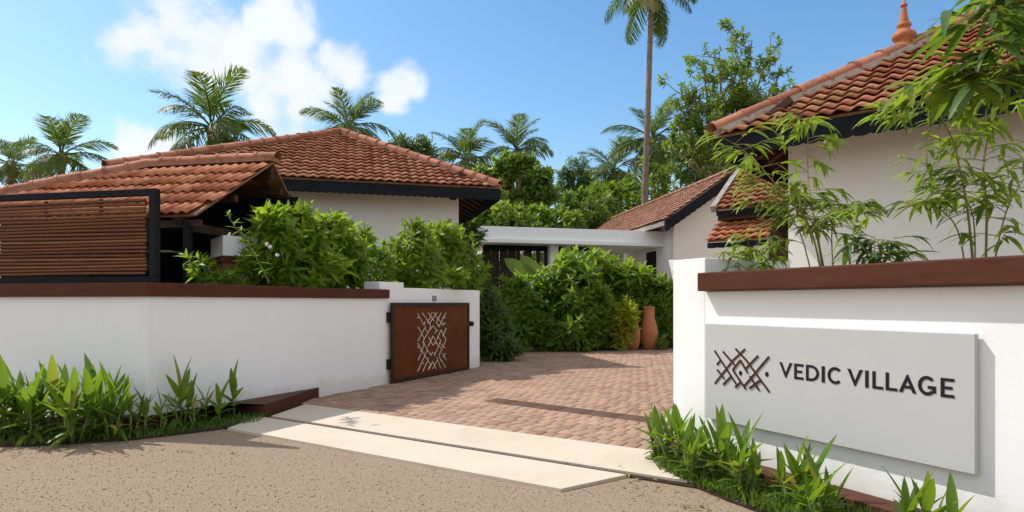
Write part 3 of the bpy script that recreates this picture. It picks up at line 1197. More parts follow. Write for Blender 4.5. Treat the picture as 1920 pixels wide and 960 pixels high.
grass('grass', 'short green ground cover edging the planting bed by the gravel', [Vector((p.x, p.y, 0)) for p in bed_pts], 9000, 0.015, 0.03, 0.10)
gr2 = [S(0.10, 0.225, 0), S(0.16, 0.42, 0), S(0.5, 0.58, 0), S(1.2, 0.66, 0), S(3.2, 0.72, 0), S(3.2, 0.225, 0)]
flat('planting_bed', gr2, 0.02, M['soil'], thick=0.018)
grass('grass', 'bright green grass tuft strip below the sign board', gr2, 5500, 0.018, 0.04, 0.13)


# ------------------------------------------------------------------ tile roofs
def tile_template(w, l, amp, seg=8, lip=0.04):
    vs, fs = [], []
    for j, y in enumerate((0.0, l * 1.14)):
        for i in range(seg + 1):
            x = w * 1.02 * i / seg
            z = amp * (0.5 - 0.5 * math.cos(2 * math.pi * i / seg)) + (lip if j == 0 else 0.0)
            vs.append((x, y, z))
    for i in range(seg):
        fs.append((i, i + 1, seg + 2 + i, seg + 1 + i))
    o = len(vs)
    for i in range(seg + 1):
        x, y, z = vs[i]
        vs.append((x, y + 0.006, z - lip * 0.45))
    for i in range(seg):
        fs.append((o + i, o + i + 1, i + 1, i))
    return np.array(vs, float), np.array(fs)


def roof_face(roof, O, exv, eyv, poly, tw, tl, amp, mat, part_max, lead, lip=0.045, jit=0.01, name='roof_tile', order=None):
    """tiles over the polygon poly, given as (along the eave, up the slope)"""
    n_ = exv.cross(eyv).normalized()
    if n_.z < 0:
        n_ = -n_
    tv, tf = tile_template(tw, tl, amp, lip=lip)
    me = np_mesh(name, tv, tf, mat, smooth=False)
    pv2 = [Vector((a, b_, 0)) for a, b_ in poly]
    amin, amax = min(p[0] for p in poly), max(p[0] for p in poly)
    bmax = max(p[1] for p in poly)
    spots = []
    for j in range(int(bmax / tl) + 1):
        k0 = int(math.floor(amin / tw)) - 1
        for i in range(k0, int(amax / tw) + 2):
            a, b_ = i * tw + rnd.uniform(-jit, jit) * 0.4, j * tl + rnd.uniform(-jit, jit) - 0.05
            c = Vector((a + tw / 2, b_ + tl * 0.55, 0))
            if in_poly(c, pv2):
                spots.append((a, b_))
    if order:
        spots.sort(key=order)
    T, X, Y_, Z_ = [], [], [], []
    for q, (a, b_) in enumerate(spots):
        p = O + exv * a + eyv * b_ + n_ * lead
        tx = rnd.gauss(0, 0.012)
        ty = rnd.gauss(0, 0.010)
        e1 = (exv + eyv * ty + n_ * tx).normalized()
        e2 = (eyv - exv * ty).normalized()
        if q < part_max:
            inst(name, me, roof, frame(p, e1, e2, n_))
        else:
            T.append(p)
            X.append(e1)
            Y_.append(e2)
            Z_.append(n_)
    if T:
        V, Fq = scatter(tv, tf, np.array(T), np.array(X), np.array(Y_), np.array(Z_), np.ones(len(T)))
        o = np_obj('roof_tile_field', V, Fq, mat, roof)
        o['kind'] = 'stuff'
    return n_


def ridge_run(roof, a, b_, r, L, mat, name='ridge_tile', nmax=200, mortar=True, mmat=None):
    """overlapping half-round caps from a (low end) to b_ (high end)"""
    d = (b_ - a)
    n = max(1, int(round(d.length / L)))
    L = d.length / n
    d = d.normalized()
    s = d.cross(Z).normalized()
    u = s.cross(d).normalized()
    seg = 10
    vs, fs = [], []
    for j, (y, k) in enumerate(((0.0, 1.10), (0.05, 1.10), (0.051, 1.0), (L * 1.10, 0.93))):
        for i in range(seg + 1):
            t = math.pi * (-0.04 + 1.08 * i / seg)
            vs.append((math.cos(t) * r * k, y, math.sin(t) * r * 0.86 * k - r * 0.14))
    for j in range(3):
        for i in range(seg):
            fs.append((j * (seg + 1) + i, (j + 1) * (seg + 1) + i, (j + 1) * (seg + 1) + i + 1, j * (seg + 1) + i + 1))
    # thickness at the low end
    o = len(vs)
    for i in range(seg + 1):
        x, y, z = vs[i]
        vs.append((x * 0.86, y + 0.003, (z + r * 0.14) * 0.86 - r * 0.14))
    for i in range(seg):
        fs.append((o + i, i, i + 1, o + i + 1))
    me = np_mesh(name, np.array(vs), np.array(fs), mat, smooth=True)
    me.set_sharp_from_angle(angle=R(40))
    for i in range(n):
        j1, j2 = rnd.gauss(0, 0.012), rnd.gauss(0, 0.012)
        e2 = (d + s * j1 + u * j2).normalized()
        e1 = e2.cross(u).normalized()
        e3 = e1.cross(e2)
        inst(name, me, roof, frame(a + d * (L * i) + u * rnd.gauss(0, 0.004), e1, e2, e3))
    if mortar:
        mb = MB()
        mb.bar(a + d * 0.05 - u * (r * 0.42), b_ - d * 0.02 - u * (r * 0.42), r * 2.1, r * 0.6, up=u)
        mb.build('mortar_bed', mmat or M['tile_far'], roof)


def slab(roof_parent, name, pts, n_, th, mat):
    mb = MB()
    mb.prism([Vector(p) for p in pts], n_ * -th)
    return mb.build(name, mat, roof_parent)


def fascia(roof, a, b_, outn, h, th, mat, scallop=0.11, dep=0.028, z_off=0.0):
    """board hung under the eave between a and b_, lower edge cut in scallops"""
    a, b_ = Vector(a), Vector(b_)
    L = (b_ - a).length
    d = (b_ - a).normalized()
    n = max(1, int(L / scallop))
    st = L / n
    low = []
    for i in range(n):
        for k in range(6):
            t = k / 6
            low.append(a + d * (st * (i + t)) + Z * (z_off - h - dep * math.sin(math.pi * t) ** 0.6))
    low.append(b_ + Z * (z_off - h))
    pts = low + [b_ + Z * z_off, a + Z * z_off]
    mb = MB()
    nseg = len(low)
    # strip of quads so that the long outline stays clean
    vs, fs = [], []
    for p in low:
        top = Vector((p.x, p.y, 0))
        t = (Vector((p.x, p.y, 0)) - Vector((a.x, a.y, 0))).length / max(1e-6, math.hypot(b_.x - a.x, b_.y - a.y))
        zt_ = a.z + (b_.z - a.z) * t + z_off
        vs += [p, Vector((p.x, p.y, zt_)), p - outn * th, Vector((p.x, p.y, zt_)) - outn * th]
    for i in range(nseg - 1):
        o = 4 * i
        fs += [(o, o + 4, o + 5, o + 1), (o + 3, o + 7, o + 6, o + 2), (o, o + 2, o + 6, o + 4), (o + 1, o + 5, o + 7, o + 3)]
    fs += [(0, 1, 3, 2), (4 * nseg - 4, 4 * nseg - 2, 4 * nseg - 1, 4 * nseg - 3)]
    mb.add(vs, fs)
    return mb.build('fascia_board', mat, roof)


# ---- big hipped house behind the bushes
HC = P(939, 352, 14.4)
he1 = Vector((4440 / F, 1, 0)).normalized()
he2 = Vector((-he1.y, he1.x, 0))
ZE = HC.z
u640 = (640 - 960) / F
# apex from the 45 degree hip
t = (u640 * HC.y - HC.x) / ((-he1.x + he2.x) - u640 * (-he1.y + he2.y))
ap = HC + (-he1 + he2) * t
APX = Vector((ap.x, ap.y, zat(252, ap.y)))
LEFT_S = 8.2
HL = HC - he1 * LEFT_S
house = thing('hipped_house', 'cream house with a broad red hipped tile roof behind the bushes', 'house', (HC.x - 3, HC.y + 2, 0))
HR_back, HL_back = HC + he2 * 2 * t, HL + he2 * 2 * t
rise = APX.z - ZE
upv = he2 * t + Z * rise
up_len = upv.length
eyv = upv.normalized()
nrm = he1.cross(eyv).normalized()
if nrm.z < 0:
    nrm = -nrm
roof = slab(house, 'roof', [HC, APX, HL], nrm, 0.03, M['underlay'])
for pts_ in ([HC, HR_back, APX], [HL, APX, HL_back], [HR_back, HL_back, APX]):
    nn_ = (pts_[1] - pts_[0]).cross(pts_[2] - pts_[0]).normalized()
    if nn_.z < 0:
        nn_ = -nn_
    slab(roof, 'roof_slope', pts_, nn_, 0.03, M['tile_far'])
aL = (LEFT_S - t)
roof_face(roof, HL, he1, eyv, [(0, 0), (LEFT_S, 0), (aL, up_len)], 0.205, 0.268, 0.030, M['tile'], 300, 0.012, lip=0.055,
          order=lambda s: (0 if (HL + he1 * s[0] + eyv * s[1]).x / (HL + he1 * s[0] + eyv * s[1]).y > -0.42 else 1, s[1]))
ridge_run(roof, HC + Z * 0.075, APX + Z * 0.11, 0.125, 0.36, M['ridge'])
ridge_run(roof, HL + Z * 0.075, APX + Z * 0.11, 0.125, 0.36, M['ridge'])
fascia(roof, HL - Z * 0.035, HC - Z * 0.035, -he2, 0.235, 0.035, M['black'], 0.16, 0.022)
fascia(roof, HC - Z * 0.035 + he2 * 0.04, HR_back - Z * 0.035, he1, 0.235, 0.035, M['black'], 0.16, 0.022)
# walls
wcR = on_line(860, HC + he2 * 0.75, he1)
ov = (Vector((HC.x, HC.y, 0)) - wcR).dot(he1)
w0 = Vector((wcR.x, wcR.y, 0))
w1 = Vector((HL.x, HL.y, 0)) + he1 * 0.8 + he2 * 0.75
mb = MB()
mb.prism([w0, w1, w1 + he2 * (2 * t - 1.5), w0 + he2 * (2 * t - 1.5)], (0, 0, ZE - 0.02 + 0.22))
mb.build('wall', M['cream'], house)
# rafters and battens under the open eave corner
for i in range(12):
    a = HC - he1 * (ov * 0.0) + he2 * (0.45 + i * 0.5) - Z * 0.09
    b_ = a - he1 * (ov + 0.05) + Z * (rise / t) * (ov + 0.05)
    MB().bar(a - he1 * 0.05 + Z * 0.0, b_, 0.055, 0.09).build('rafter', M['timber'], roof)
for i in range(18):
    a = HL + he1 * (0.3 + i * 0.45) + he2 * 0.05 - Z * 0.10
    MB().bar(a, a + he2 * 0.72 + Z * (rise / t) * 0.72, 0.055, 0.09).build('rafter', M['timber'], roof)
for k in range(3):
    off = 0.15 + 0.28 * k
    a = HC - he1 * off + he2 * off + Z * ((rise / t) * off - 0.048)
    MB().bar(a, a + he2 * 5.2, 0.04, 0.03).build('batten', M['wood'], roof)
# small flood lamp under the eave
lc = P(849, 371, w0.y - 0.02)
lamp = thing('flood_lamp', 'small black flood lamp on the cream wall under the eave', 'lamp', tuple(lc))
mb = MB().obox(lc - he2 * 0.06, he1 * 0.07, he2 * 0.05, Z * 0.06)
mb.build('lamp_body', M['iron'], lamp, bevel=0.01)
MB().bar(lc - he2 * 0.012 + Z * 0.0, lc + he2 * 0.06, 0.04, 0.04).build('bracket', M['iron'], lamp)

# ---- open pavilion with a low tiled roof
gF = P(365, 402, 8.3)
gK = P(513, 303, 9.9)
gB = P(546, 372, 10.7)
gd = Vector((-1, 0.2, 0)).normalized()               # along the ridge, to the left
pav = thing('pavilion', 'open timber pavilion with bright orange tile roof and dark interior', 'pavilion', (gF.x - 1.5, gF.y + 1, 0))
hipx = 2.3                                            # ridge length
K2 = gK + gd * hipx
F2 = gF + gd * 6.0
B2 = gB + gd * 6.0
up = (gK - gF)
gex = gd * -1
upperp = up - gex * up.dot(gex)
gey = upperp.normalized()
gup = upperp.length
gn = gex.cross(gey).normalized()
if gn.z < 0:
    gn = -gn
Og = F2
poly = []
for q in (F2, gF, gK, K2):
    poly.append(((q - Og).dot(gex), (q - Og).dot(gey)))
proof = slab(pav, 'roof', [F2, gF, gK, K2], gn, 0.03, M['underlay'])
slab(proof, 'roof_slope', [gB, B2, K2, gK], (B2 - gB).cross(gK - gB).normalized() * (1 if (B2 - gB).cross(gK - gB).z > 0 else -1), 0.03, M['underlay'])
slab(proof, 'roof_slope', [F2, K2, B2], (K2 - F2).cross(B2 - F2).normalized() * (1 if (K2 - F2).cross(B2 - F2).z > 0 else -1), 0.03, M['underlay'])
roof_face(proof, Og, gex, gey, poly, 0.165, gup / 5.35, 0.034, M['tile_bright'], 300, 0.012, jit=0.012)
bup = (gK - gB)
bperp = bup - gex * bup.dot(gex)
# back slope tiles near the open gable
Ob = gB
bex = gd
bey = bperp.normalized()
roof_face(proof, Ob, bex, bey, [(0, 0), (3.0, 0), (3.0, bperp.length), (0, bperp.length)], 0.165, 0.30, 0.036, M['tile_bright'], 300, 0.012, jit=0.012)
ridge_run(proof, K2 + Z * 0.075 + gex * -0.1, gK + Z * 0.075 + gex * 0.05, 0.115, 0.34, M['ridge'])
ridge_run(proof, F2 + Z * 0.06, K2 + Z * 0.075, 0.115, 0.36, M['ridge'])
# rafters, purlins and barge
for s in (0.30, 0.85, 1.4, 2.1):
    o_ = gd * s - Z * 0.09
    MB().bar(gF + o_, gK + o_, 0.06, 0.09).build('rafter', M['timber'], proof)
    MB().bar(gB + o_, gK + o_, 0.06, 0.09).build('rafter', M['timber'], proof)
for t_ in (0.08, 0.5):
    a = gF.lerp(gK, t_) - Z * 0.19
    MB().bar(a + gd * 0.02, a + gd * 5.8, 0.08, 0.10).build('purlin', M['timber'], proof)
    a = gB.lerp(gK, t_) - Z * 0.19
    MB().bar(a + gd * 0.02, a + gd * 4.6, 0.08, 0.10).build('purlin', M['timber'], proof)
a = gK - Z * 0.2
MB().bar(a + gd * 0.02, a + gd * 2.2, 0.08, 0.16).build('ridge_beam', M['timber'], proof)
a0, a1 = gF.lerp(gK, 0.12) - Z * 0.27 + gd * 0.25, gB.lerp(gK, 0.12) - Z * 0.27 + gd * 0.25
MB().bar(a0, Vector((a1.x, a1.y, a0.z)), 0.08, 0.12).build('tie_beam', M['timber'], proof)
# posts
for (x, Yp, zt_) in ((352, 8.45, 2.5), (352 + 0, 10.4, 2.9)):
    p = P(x, 402, Yp) if Yp < 9 else gB + gd * 0.35
    zt2 = zt_
    MB().obox(Vector((p.x, p.y, zt2 / 2)), (0.045, 0, 0), (0, 0.045, 0), (0, 0, zt2 / 2)).build('post', M['black'], pav, bevel=0.004)
p = gF + gd * 4.2 + Vector((0, 0.2, 0))
MB().obox(Vector((p.x, p.y, 1.25)), (0.045, 0, 0), (0, 0.045, 0), (0, 0, 1.25)).build('post', M['black'], pav, bevel=0.004)
# inner wall and partition coloured black to stand for interior shade; a shelf
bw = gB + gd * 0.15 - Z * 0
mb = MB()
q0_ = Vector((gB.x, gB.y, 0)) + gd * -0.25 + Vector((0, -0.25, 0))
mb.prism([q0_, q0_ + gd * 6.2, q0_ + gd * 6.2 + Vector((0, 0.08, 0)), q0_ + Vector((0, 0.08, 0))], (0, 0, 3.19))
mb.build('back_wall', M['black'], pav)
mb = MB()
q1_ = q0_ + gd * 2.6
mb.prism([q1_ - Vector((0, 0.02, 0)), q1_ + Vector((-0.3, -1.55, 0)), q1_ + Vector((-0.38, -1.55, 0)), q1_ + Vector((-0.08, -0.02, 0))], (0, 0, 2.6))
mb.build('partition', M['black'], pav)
c = P(300, 472, 8.9)
MB().obox(c, Vector((0.22, 0.02, 0)), Vector((0, 0.12, 0)), Z * 0.012).build('shelf', M['greywood'], pav)
# pale planter wall with brown lower panel beside the pavilion
pw0, pw1 = P(418, 440, 8.9), P(395, 440, 9.5)
pz0, pz1 = zat(479, 8.9), zat(441, 8.9)
plw = thing('planter_wall', 'pale planter wall with brown timber panel beside the dark pavilion', 'wall', (pw0.x + 0.8, pw0.y, 0))
e = Vector((0.85, 0.75, 0))
mb = MB().prism([Vector((pw0.x, pw0.y, pz0)), Vector((pw0.x, pw0.y, pz0)) + e, Vector((pw1.x, pw1.y, pz0)) + e, Vector((pw1.x, pw1.y, pz0))], (0, 0, pz1 - pz0))
mb.build('wall_body', M['plaster'], plw, bevel=0.006)
q2 = (pw0 + pw1) / 2 - e.normalized() * 0.0
mb = MB().prism([Vector((pw0.x, pw0.y, pz0 - 0.105)) + Vector((-0.02, -0.03, 0)), Vector((pw0.x, pw0.y, pz0 - 0.105)) + e + Vector((0, -0.03, 0)), Vector((pw1.x, pw1.y, pz0 - 0.105)) + e, Vector((pw1.x - 0.03, pw1.y, pz0 - 0.105))], (0, 0, 0.10))
mb.build('coping', M['coping'], plw, bevel=0.006)
mb = MB().prism([Vector((pw0.x, pw0.y, 0)), Vector((pw0.x, pw0.y, 0)) + e, Vector((pw1.x, pw1.y, 0)) + e, Vector((pw1.x, pw1.y, 0))], (0, 0, pz0 - 0.107))
mb.build('timber_panel', M['wood'], plw, bevel=0.006)

# ---- house beside the sign wall: deep eave and hip with finial
RC = P(1342, 256, 7.8)
re1 = Vector(((960 + 419) / F, -1, 0)).normalized()
re2 = Vector((-re1.y, re1.x, 0))
if re2.y < 0:
    re2 = -re2
u17 = (1700 - 960) / F
dd = re1 + re2
t17 = (u17 * RC.y - RC.x) / (dd.x - u17 * dd.y)
hp = RC + dd * t17
pitch = (zat(100, hp.y) - RC.z) / t17
RUN, LEN = 4.2, 8.4
rh = thing('eaves_house', 'cream house with mossy tile roof and terracotta finial behind bamboo', 'house', (RC.x + 2, RC.y + 1, 0))
RT = RC + dd * RUN + Z * (pitch * RUN)
E2 = RC + re1 * LEN
T2 = E2 + re2 * RUN + Z * (pitch * RUN) - re1 * 0
eyr = (re2 + Z * pitch).normalized()
lr = (re2 + Z * pitch).length * RUN
rn = re1.cross(eyr).normalized()
if rn.z < 0:
    rn = -rn
rroof = slab(rh, 'roof', [RC, E2, T2, RT], rn, 0.03, M['underlay'])
BKL = RC + re2 * LEN
BT = BKL + Z * (pitch * RUN) + re1 * RUN
n2 = (BKL - RC).cross(RT - RC).normalized()
if n2.z < 0:
    n2 = -n2
slab(rroof, 'roof_slope', [RC, RT, BT, BKL], n2, 0.03, M['underlay'])
roof_face(rroof, RC, re1, eyr, [(0, 0), (LEN, 0), (LEN, lr), (RUN, lr)], 0.19, 0.225, 0.038, M['tile_moss'], 300, 0.012, lip=0.045, jit=0.016,
          order=lambda s: s[0] + s[1] * 0.6)
# left slope tiles, seen as the overhanging edge
ey_l = (re1 + Z * pitch).normalized()
roof_face(rroof, RC, re2, ey_l, [(0.28, 0), (6.0, 0), (6.0, 1.6), (1.78, 1.6)], 0.20, 0.235, 0.048, M['tile_moss'], 60, 0.012, name='roof_tile')
ridge_run(rroof, RC + Z * 0.075 - dd * 0.03, RT + Z * 0.10, 0.125, 0.40, M['ridge'], mmat=M['mortar'])
fascia(rroof, RC - Z * 0.03 + re1 * 0.0, E2 - Z * 0.03, -re2, 0.215, 0.04, M['black'], 0.17, 0.022)
fascia(rroof, RC - Z * 0.03 + re2 * 0.045, BKL - Z * 0.03, -re1, 0.215, 0.04, M['black'], 0.17, 0.022)
wr = on_line(1478, RC + re2 * 0.75, re1)
ovl = (wr - Vector((RC.x, RC.y, 0))).dot(re1)
mb = MB()
wz = RC.z + pitch * min(0.75, ovl) - 0.05
mb.prism([Vector((wr.x, wr.y, 0)), Vector((wr.x, wr.y, 0)) + re1 * (LEN - 1.5), Vector((wr.x, wr.y, 0)) + re1 * (LEN - 1.5) + re2 * 5, Vector((wr.x, wr.y, 0)) + re2 * 5], (0, 0, wz))
mb.build('wall', M['cream'], rh)
for i in range(14):
    a = RC + re2 * (0.35 + 0.42 * i) - Z * 0.085 + re1 * 0.05
    b_ = a + re1 * (ovl + 0.1) + Z * pitch * (ovl + 0.1)
    MB().bar(a, b_, 0.06, 0.09).build('rafter', M['timber'], rroof)
for i in range(16):
    a = RC + re1 * (0.4 + 0.5 * i) - Z * 0.085 + re2 * 0.05
    b_ = a + re2 * 0.72 + Z * pitch * 0.72
    MB().bar(a, b_, 0.06, 0.09).build('rafter', M['timber'], rroof)
for kk in range(3):
    off = 0.12 + 0.24 * kk
    a = RC + re1 * off + re2 * (off + 0.04) + Z * (pitch * off - 0.045)
    MB().bar(a, a + re2 * 5, 0.045, 0.03).build('batten', M['wood'], rroof)
MB().bar(RC + dd * 0.06 - Z * 0.09, RC + dd * 0.9 + Z * (pitch * 0.9 - 0.09), 0.07, 0.11).build('hip_rafter', M['timber'], rroof)
# finial
fb = RC + dd * t17 * 0.985 + Z * (pitch * t17 + 0.10)
fin = thing('roof_finial', 'turned terracotta finial standing on the mossy tile hip', 'finial', tuple(fb - Z * 0.10))
prof = [(0.125, -0.12), (0.115, 0.0), (0.095, 0.03), (0.095, 0.055), (0.130, 0.085), (0.142, 0.12), (0.130, 0.155), (0.095, 0.178), (0.075, 0.20), (0.070, 0.225), (0.080, 0.24), (0.088, 0.262), (0.078, 0.285), (0.058, 0.295)]
MB().lathe(fb, prof, 28).build('base', M['finial'], fin, smooth=True, angle=60)
prof = [(0.058, 0.2955), (0.052, 0.33), (0.040, 0.42), (0.030, 0.48), (0.027, 0.505), (0.043, 0.515), (0.044, 0.53), (0.030, 0.542), (0.026, 0.56), (0.012, 0.585), (0.004, 0.60)]
MB().lathe(fb, prof, 24).build('spire', M['finial'], fin, smooth=True, angle=60)

# ---- porch roofs between the two buildings on this side
pb0 = P(1343, 392, 10.9)
PX1 = on_line(1462, pb0, re1)
plen = (PX1 - Vector((pb0.x, pb0.y, 0))).length + 0.6
prun = 1.35
pn_ = None
porch = thing('porch', 'small tiled porch with stepped lean-to roofs between the cream and gabled houses', 'porch', (pb0.x + 0.6, pb0.y + 0.5, 0))


def lean_to(name_parent, b0, e1, e2, L, run, pit, mat, tw, tl, left_board=True):
    ey_ = (e2 + Z * pit).normalized()
    ln = (e2 + Z * pit).length * run
    pts_ = [b0, b0 + e1 * L, b0 + e1 * L + ey_ * ln, b0 + ey_ * ln]
    nn_ = e1.cross(ey_).normalized()
    if nn_.z < 0:
        nn_ = -nn_
    rf = slab(name_parent, 'roof', pts_, nn_, 0.03, M['underlay'])
    roof_face(rf, b0, e1, ey_, [(0, 0), (L, 0), (L, ln), (0, ln)], tw, tl, 0.03, mat, 260, 0.012)
    if left_board:
        MB().bar(b0 - e1 * 0.05 + nn_ * 0.0, b0 - e1 * 0.05 + ey_ * ln, 0.10, 0.12, up=nn_).build('verge_board', M['greywood'], rf)
    fascia(rf, b0 - Z * 0.035, b0 + e1 * L - Z * 0.035, -e2, 0.085, 0.03, M['black'], 0.16, 0.012)
    return rf


lean_to(porch, pb0, re1, re2, plen, prun, (zat(322, 11.9) - pb0.z) / 1.25, M['tile_moss'], 0.16, 0.17)
pb1 = P(1326, 452, 10.8)
lean_to(porch, pb1, re1, re2, 1.02, 0.75, 0.75, M['tile_bright'], 0.15, 0.16, False)
for xx in (1417,):
    c0 = on_line(1427, pb0 + re2 * 0.35, re1)
    MB().obox(Vector((c0.x, c0.y, 1.45)), re1 * 0.10, re2 * 0.10, Z * 1.45).build('column', M['cream'], porch, bevel=0.006)
MB().bar(pb0 - Z * 0.13 + re2 * 0.12, pb0 - Z * 0.13 + re2 * 0.12 + re1 * plen, 0.10, 0.14).build('beam', M['timber'], porch)
mb = MB()
q = Vector((pb0.x, pb0.y, 0)) + re2 * 1.30 + re1 * 0.05
mb.prism([q, q + re1 * (plen + 0.9), q + re1 * (plen + 0.9) + re2 * 0.1, q + re2 * 0.1], (0, 0, 3.6))
mb.build('back_wall', M['timber'], porch)

# ---- gabled building beyond the drive
BG = P(1240, 414, 20.5)
rd = Vector(((760 - 960) / F, 1, 0)).normalized()
gdv = Vector((rd.y, -rd.x, 0))
PK0 = on_line(1366, BG, gdv)
PK = Vector((PK0.x, PK0.y, zat(325, PK0.y)))
hw = (PK0 - Vector((BG.x, BG.y, 0))).length
gb = thing('gabled_house', 'plastered gabled house with faded tile roof beyond the drive', 'house', (PK0.x, PK0.y, 0))
GLEN = 14.0
upg = (PK - BG)
upg = upg - rd * upg.dot(rd)
eg = upg.normalized()
lg = upg.length
BGr = BG + gdv * (2 * hw)
ng = rd.cross(eg).normalized()
if ng.z < 0:
    ng = -ng
groof = slab(gb, 'roof', [BG, PK, PK + rd * GLEN, BG + rd * GLEN], ng, 0.04, M['underlay'])
ngr = (PK - BGr).cross(rd).normalized()
if ngr.z < 0:
    ngr = -ngr
slab(groof, 'roof_slope', [BGr, BGr + rd * GLEN, PK + rd * GLEN, PK], ngr, 0.04, M['tile_far'])
roof_face(groof, BG + rd * GLEN, -rd, eg, [(0, 0), (GLEN, 0), (GLEN, lg), (0, lg)], 0.21, 0.25, 0.034, M['tile_far'], 0, 0.012)
roof_face(groof, BG + rd * 0.0, rd, eg, [(-0.3, 0), (0, 0), (0, lg), (-0.3, lg)], 0.21, 0.25, 0.034, M['tile_far'], 60, 0.012)
ridge_run(groof, PK + Z * 0.07 - rd * 0.05, PK + rd * GLEN + Z * 0.07, 0.115, 0.42, M['tile_far'], mortar=False)
# barge boards with the same scalloped edge, eave board
fascia(groof, BG - rd * 0.33 - Z * 0.03, PK - rd * 0.33 - Z * 0.03, -rd, 0.36, 0.05, M['black'], 0.22, 0.03)
fascia(groof, BGr - rd * 0.33 - Z * 0.03, PK - rd * 0.33 - Z * 0.03, -rd, 0.36, 0.05, M['black'], 0.22, 0.03)
MB().bar(BG - Z * 0.11 - rd * 0.27 - gdv * 0.01, BG - Z * 0.11 + rd * GLEN - gdv * 0.01, 0.04, 0.16).build('eave_board', M['greywood'], groof)
wg = on_line(1263, BG + rd * 0.45, gdv)
wg0 = Vector((wg.x, wg.y, 0))
ovg = (wg0 - Vector((BG.x, BG.y, 0))).dot(gdv)
wtop = BG.z + (PK.z - BG.z) / hw * ovg - 0.05
wg1 = wg0 + gdv * (2 * (hw - ovg))
wpk = Vector((PK0.x, PK0.y, 0)) + rd * 0.45
mb = MB()
mb.prism([wg0, wg1, wg1 + Z * wtop, Vector((wpk.x, wpk.y, PK.z - 0.08)), wg0 + Z * wtop], rd * 0.25)
mb.build('gable_wall', M['bounce_pink'], gb)
mb = MB()
q = wg0 + rd * 0.251
mb.prism([q, q + gdv * 0.25, q + gdv * 0.25 + rd * 12, q + rd * 12], (0, 0, wtop))
mb.build('wall', M['plaster'], gb)
# small dark window in the side wall
wq = wg0 + rd * 1.3
wwin = on_line(1222, wg0, rd)
zc = zat(500, wwin.y)
wf = MB().obox(Vector((wwin.x, wwin.y, zc)), rd * 0.42, gdv * 0.05, Z * 0.55).build('window', M['black'], gb)

# ---- flat link roof
LK_L = P(862, 452, 20.2)
LK_R0 = on_line(1242, wg0, rd)
zl = (2.01 / 20.2) * 20.2 + EYE
zb_ = zat(453, 20.3)
LKl = P(890, 453, 20.3)
LKr = Vector((LK_R0.x, LK_R0.y, zat(464, LK_R0.y)))
zlow = (LKl.z + LKr.z) / 2
link = thing('flat_link', 'white flat roofed link joining the two houses above the hedge', 'link', (LKl.x + 2, LKl.y + 1, 0))
ldv = Vector((LKr.x - LKl.x, LKr.y - LKl.y, 0)).normalized()
lnv = Vector((-ldv.y, ldv.x, 0))
lA = Vector((LKl.x, LKl.y, 0)) - ldv * 1.6
lB = Vector((LKr.x, LKr.y, 0))
mb = MB()
ztop = zlow + 0.55
mb.prism([lA + Z * (zlow + 0.13), lB + Z * (zlow + 0.13), lB + lnv * 3.5 + Z * (zlow + 0.13), lA + lnv * 3.5 + Z * (zlow + 0.13)], (0, 0, ztop - zlow - 0.13))
mb.build('roof_slab', M['plaster'], link, bevel=0.01)
mb = MB()
lC = lA - lnv * 0.12
lDp = lB - lnv * 0.12
mb.prism([lC + Z * zlow, lDp + Z * zlow, lB + lnv * 3.4 + Z * zlow, lA + lnv * 3.4 + Z * zlow], (0, 0, 0.128))
mb.build('drip_edge', M['plaster'], link, bevel=0.008)
c0 = on_line(1037, lA + lnv * 0.5, ldv)
MB().obox(Vector((c0.x, c0.y, zlow / 2)), ldv * 0.15, lnv * 0.15, Z * (zlow / 2 - 0.002)).build('column', M['plaster'], link)
q0_ = on_line(905, lA + lnv * 0.75, ldv)
q1_ = on_line(1028, lA + lnv * 0.75, ldv)
nb_ = 16
for i in range(nb_):
    a = q0_.lerp(q1_, (i + 0.5) / nb_)
    hw_ = (q1_ - q0_).length / nb_ / 2
    if i in (9, 12, 14):
        continue
    MB().obox(Vector((a.x, a.y, zlow / 2)) + lnv * 0.03 * (i % 2), ldv * (hw_ * 0.93), lnv * 0.02, Z * (zlow / 2 - 0.004)).build('plank', M['curtain'], link)
MB().bar(Vector((q0_.x, q0_.y, zlow - 0.10)) - lnv * 0.05, Vector((q1_.x, q1_.y, zlow - 0.10)) - lnv * 0.05, 0.08, 0.18).build('door_head', M['black'], link)
mb = MB()
q = lA + lnv * 3.3
q = on_line(1045, q, ldv)
q2 = lB + lnv * 3.3
mb.prism([Vector((q.x, q.y, 0)), q2, q2 + lnv * 0.15, Vector((q.x, q.y, 0)) + lnv * 0.15], (0, 0, zlow - 0.004))
mb.build('back_wall', M['plaster'], link)
q = on_line(1045, lA + lnv * 0.6, ldv)
MB().bar(Vector((q.x, q.y, zlow - 0.12)), Vector((q.x, q.y, zlow - 0.12)) + ldv * 1.2, 0.05, 0.22).build('door_head', M['black'], link)

# ------------------------------------------------------------------ leaves
def leaf(L, W, droop=0.15, fold=0.25, seg=4, shape='lance', base=0.0):
    """one leaf along +y, face up +z; returns verts (n,3), quad faces"""
    vs, fs = [], []
    for i in range(seg + 1):
        t = i / seg
        if shape == 'lance':
            w = W * (math.sin(math.pi * min(1, 0.06 + 0.94 * t) ** 0.8) ** 0.85)
        else:
            w = W * math.sin(math.pi * (0.1 + 0.88 * t)) ** 0.6
        if i == seg:
            w = W * 0.02
        y = base + L * t * (1 - 0.18 * droop * t)
        z = -L * droop * t * t
        vs += [(-w / 2, y, z + fold * w / 2), (0, y, z), (w / 2, y, z + fold * w / 2)]
    for i in range(seg):
        o = 3 * i
        fs += [(o, o + 1, o + 4, o + 3), (o + 1, o + 2, o + 5, o + 4)]
    return np.array(vs, float), np.array(fs)


def rotx(v, a):
    c, s = math.cos(a), math.sin(a)
    return v @ np.array([[1, 0, 0], [0, c, s], [0, -s, c]])


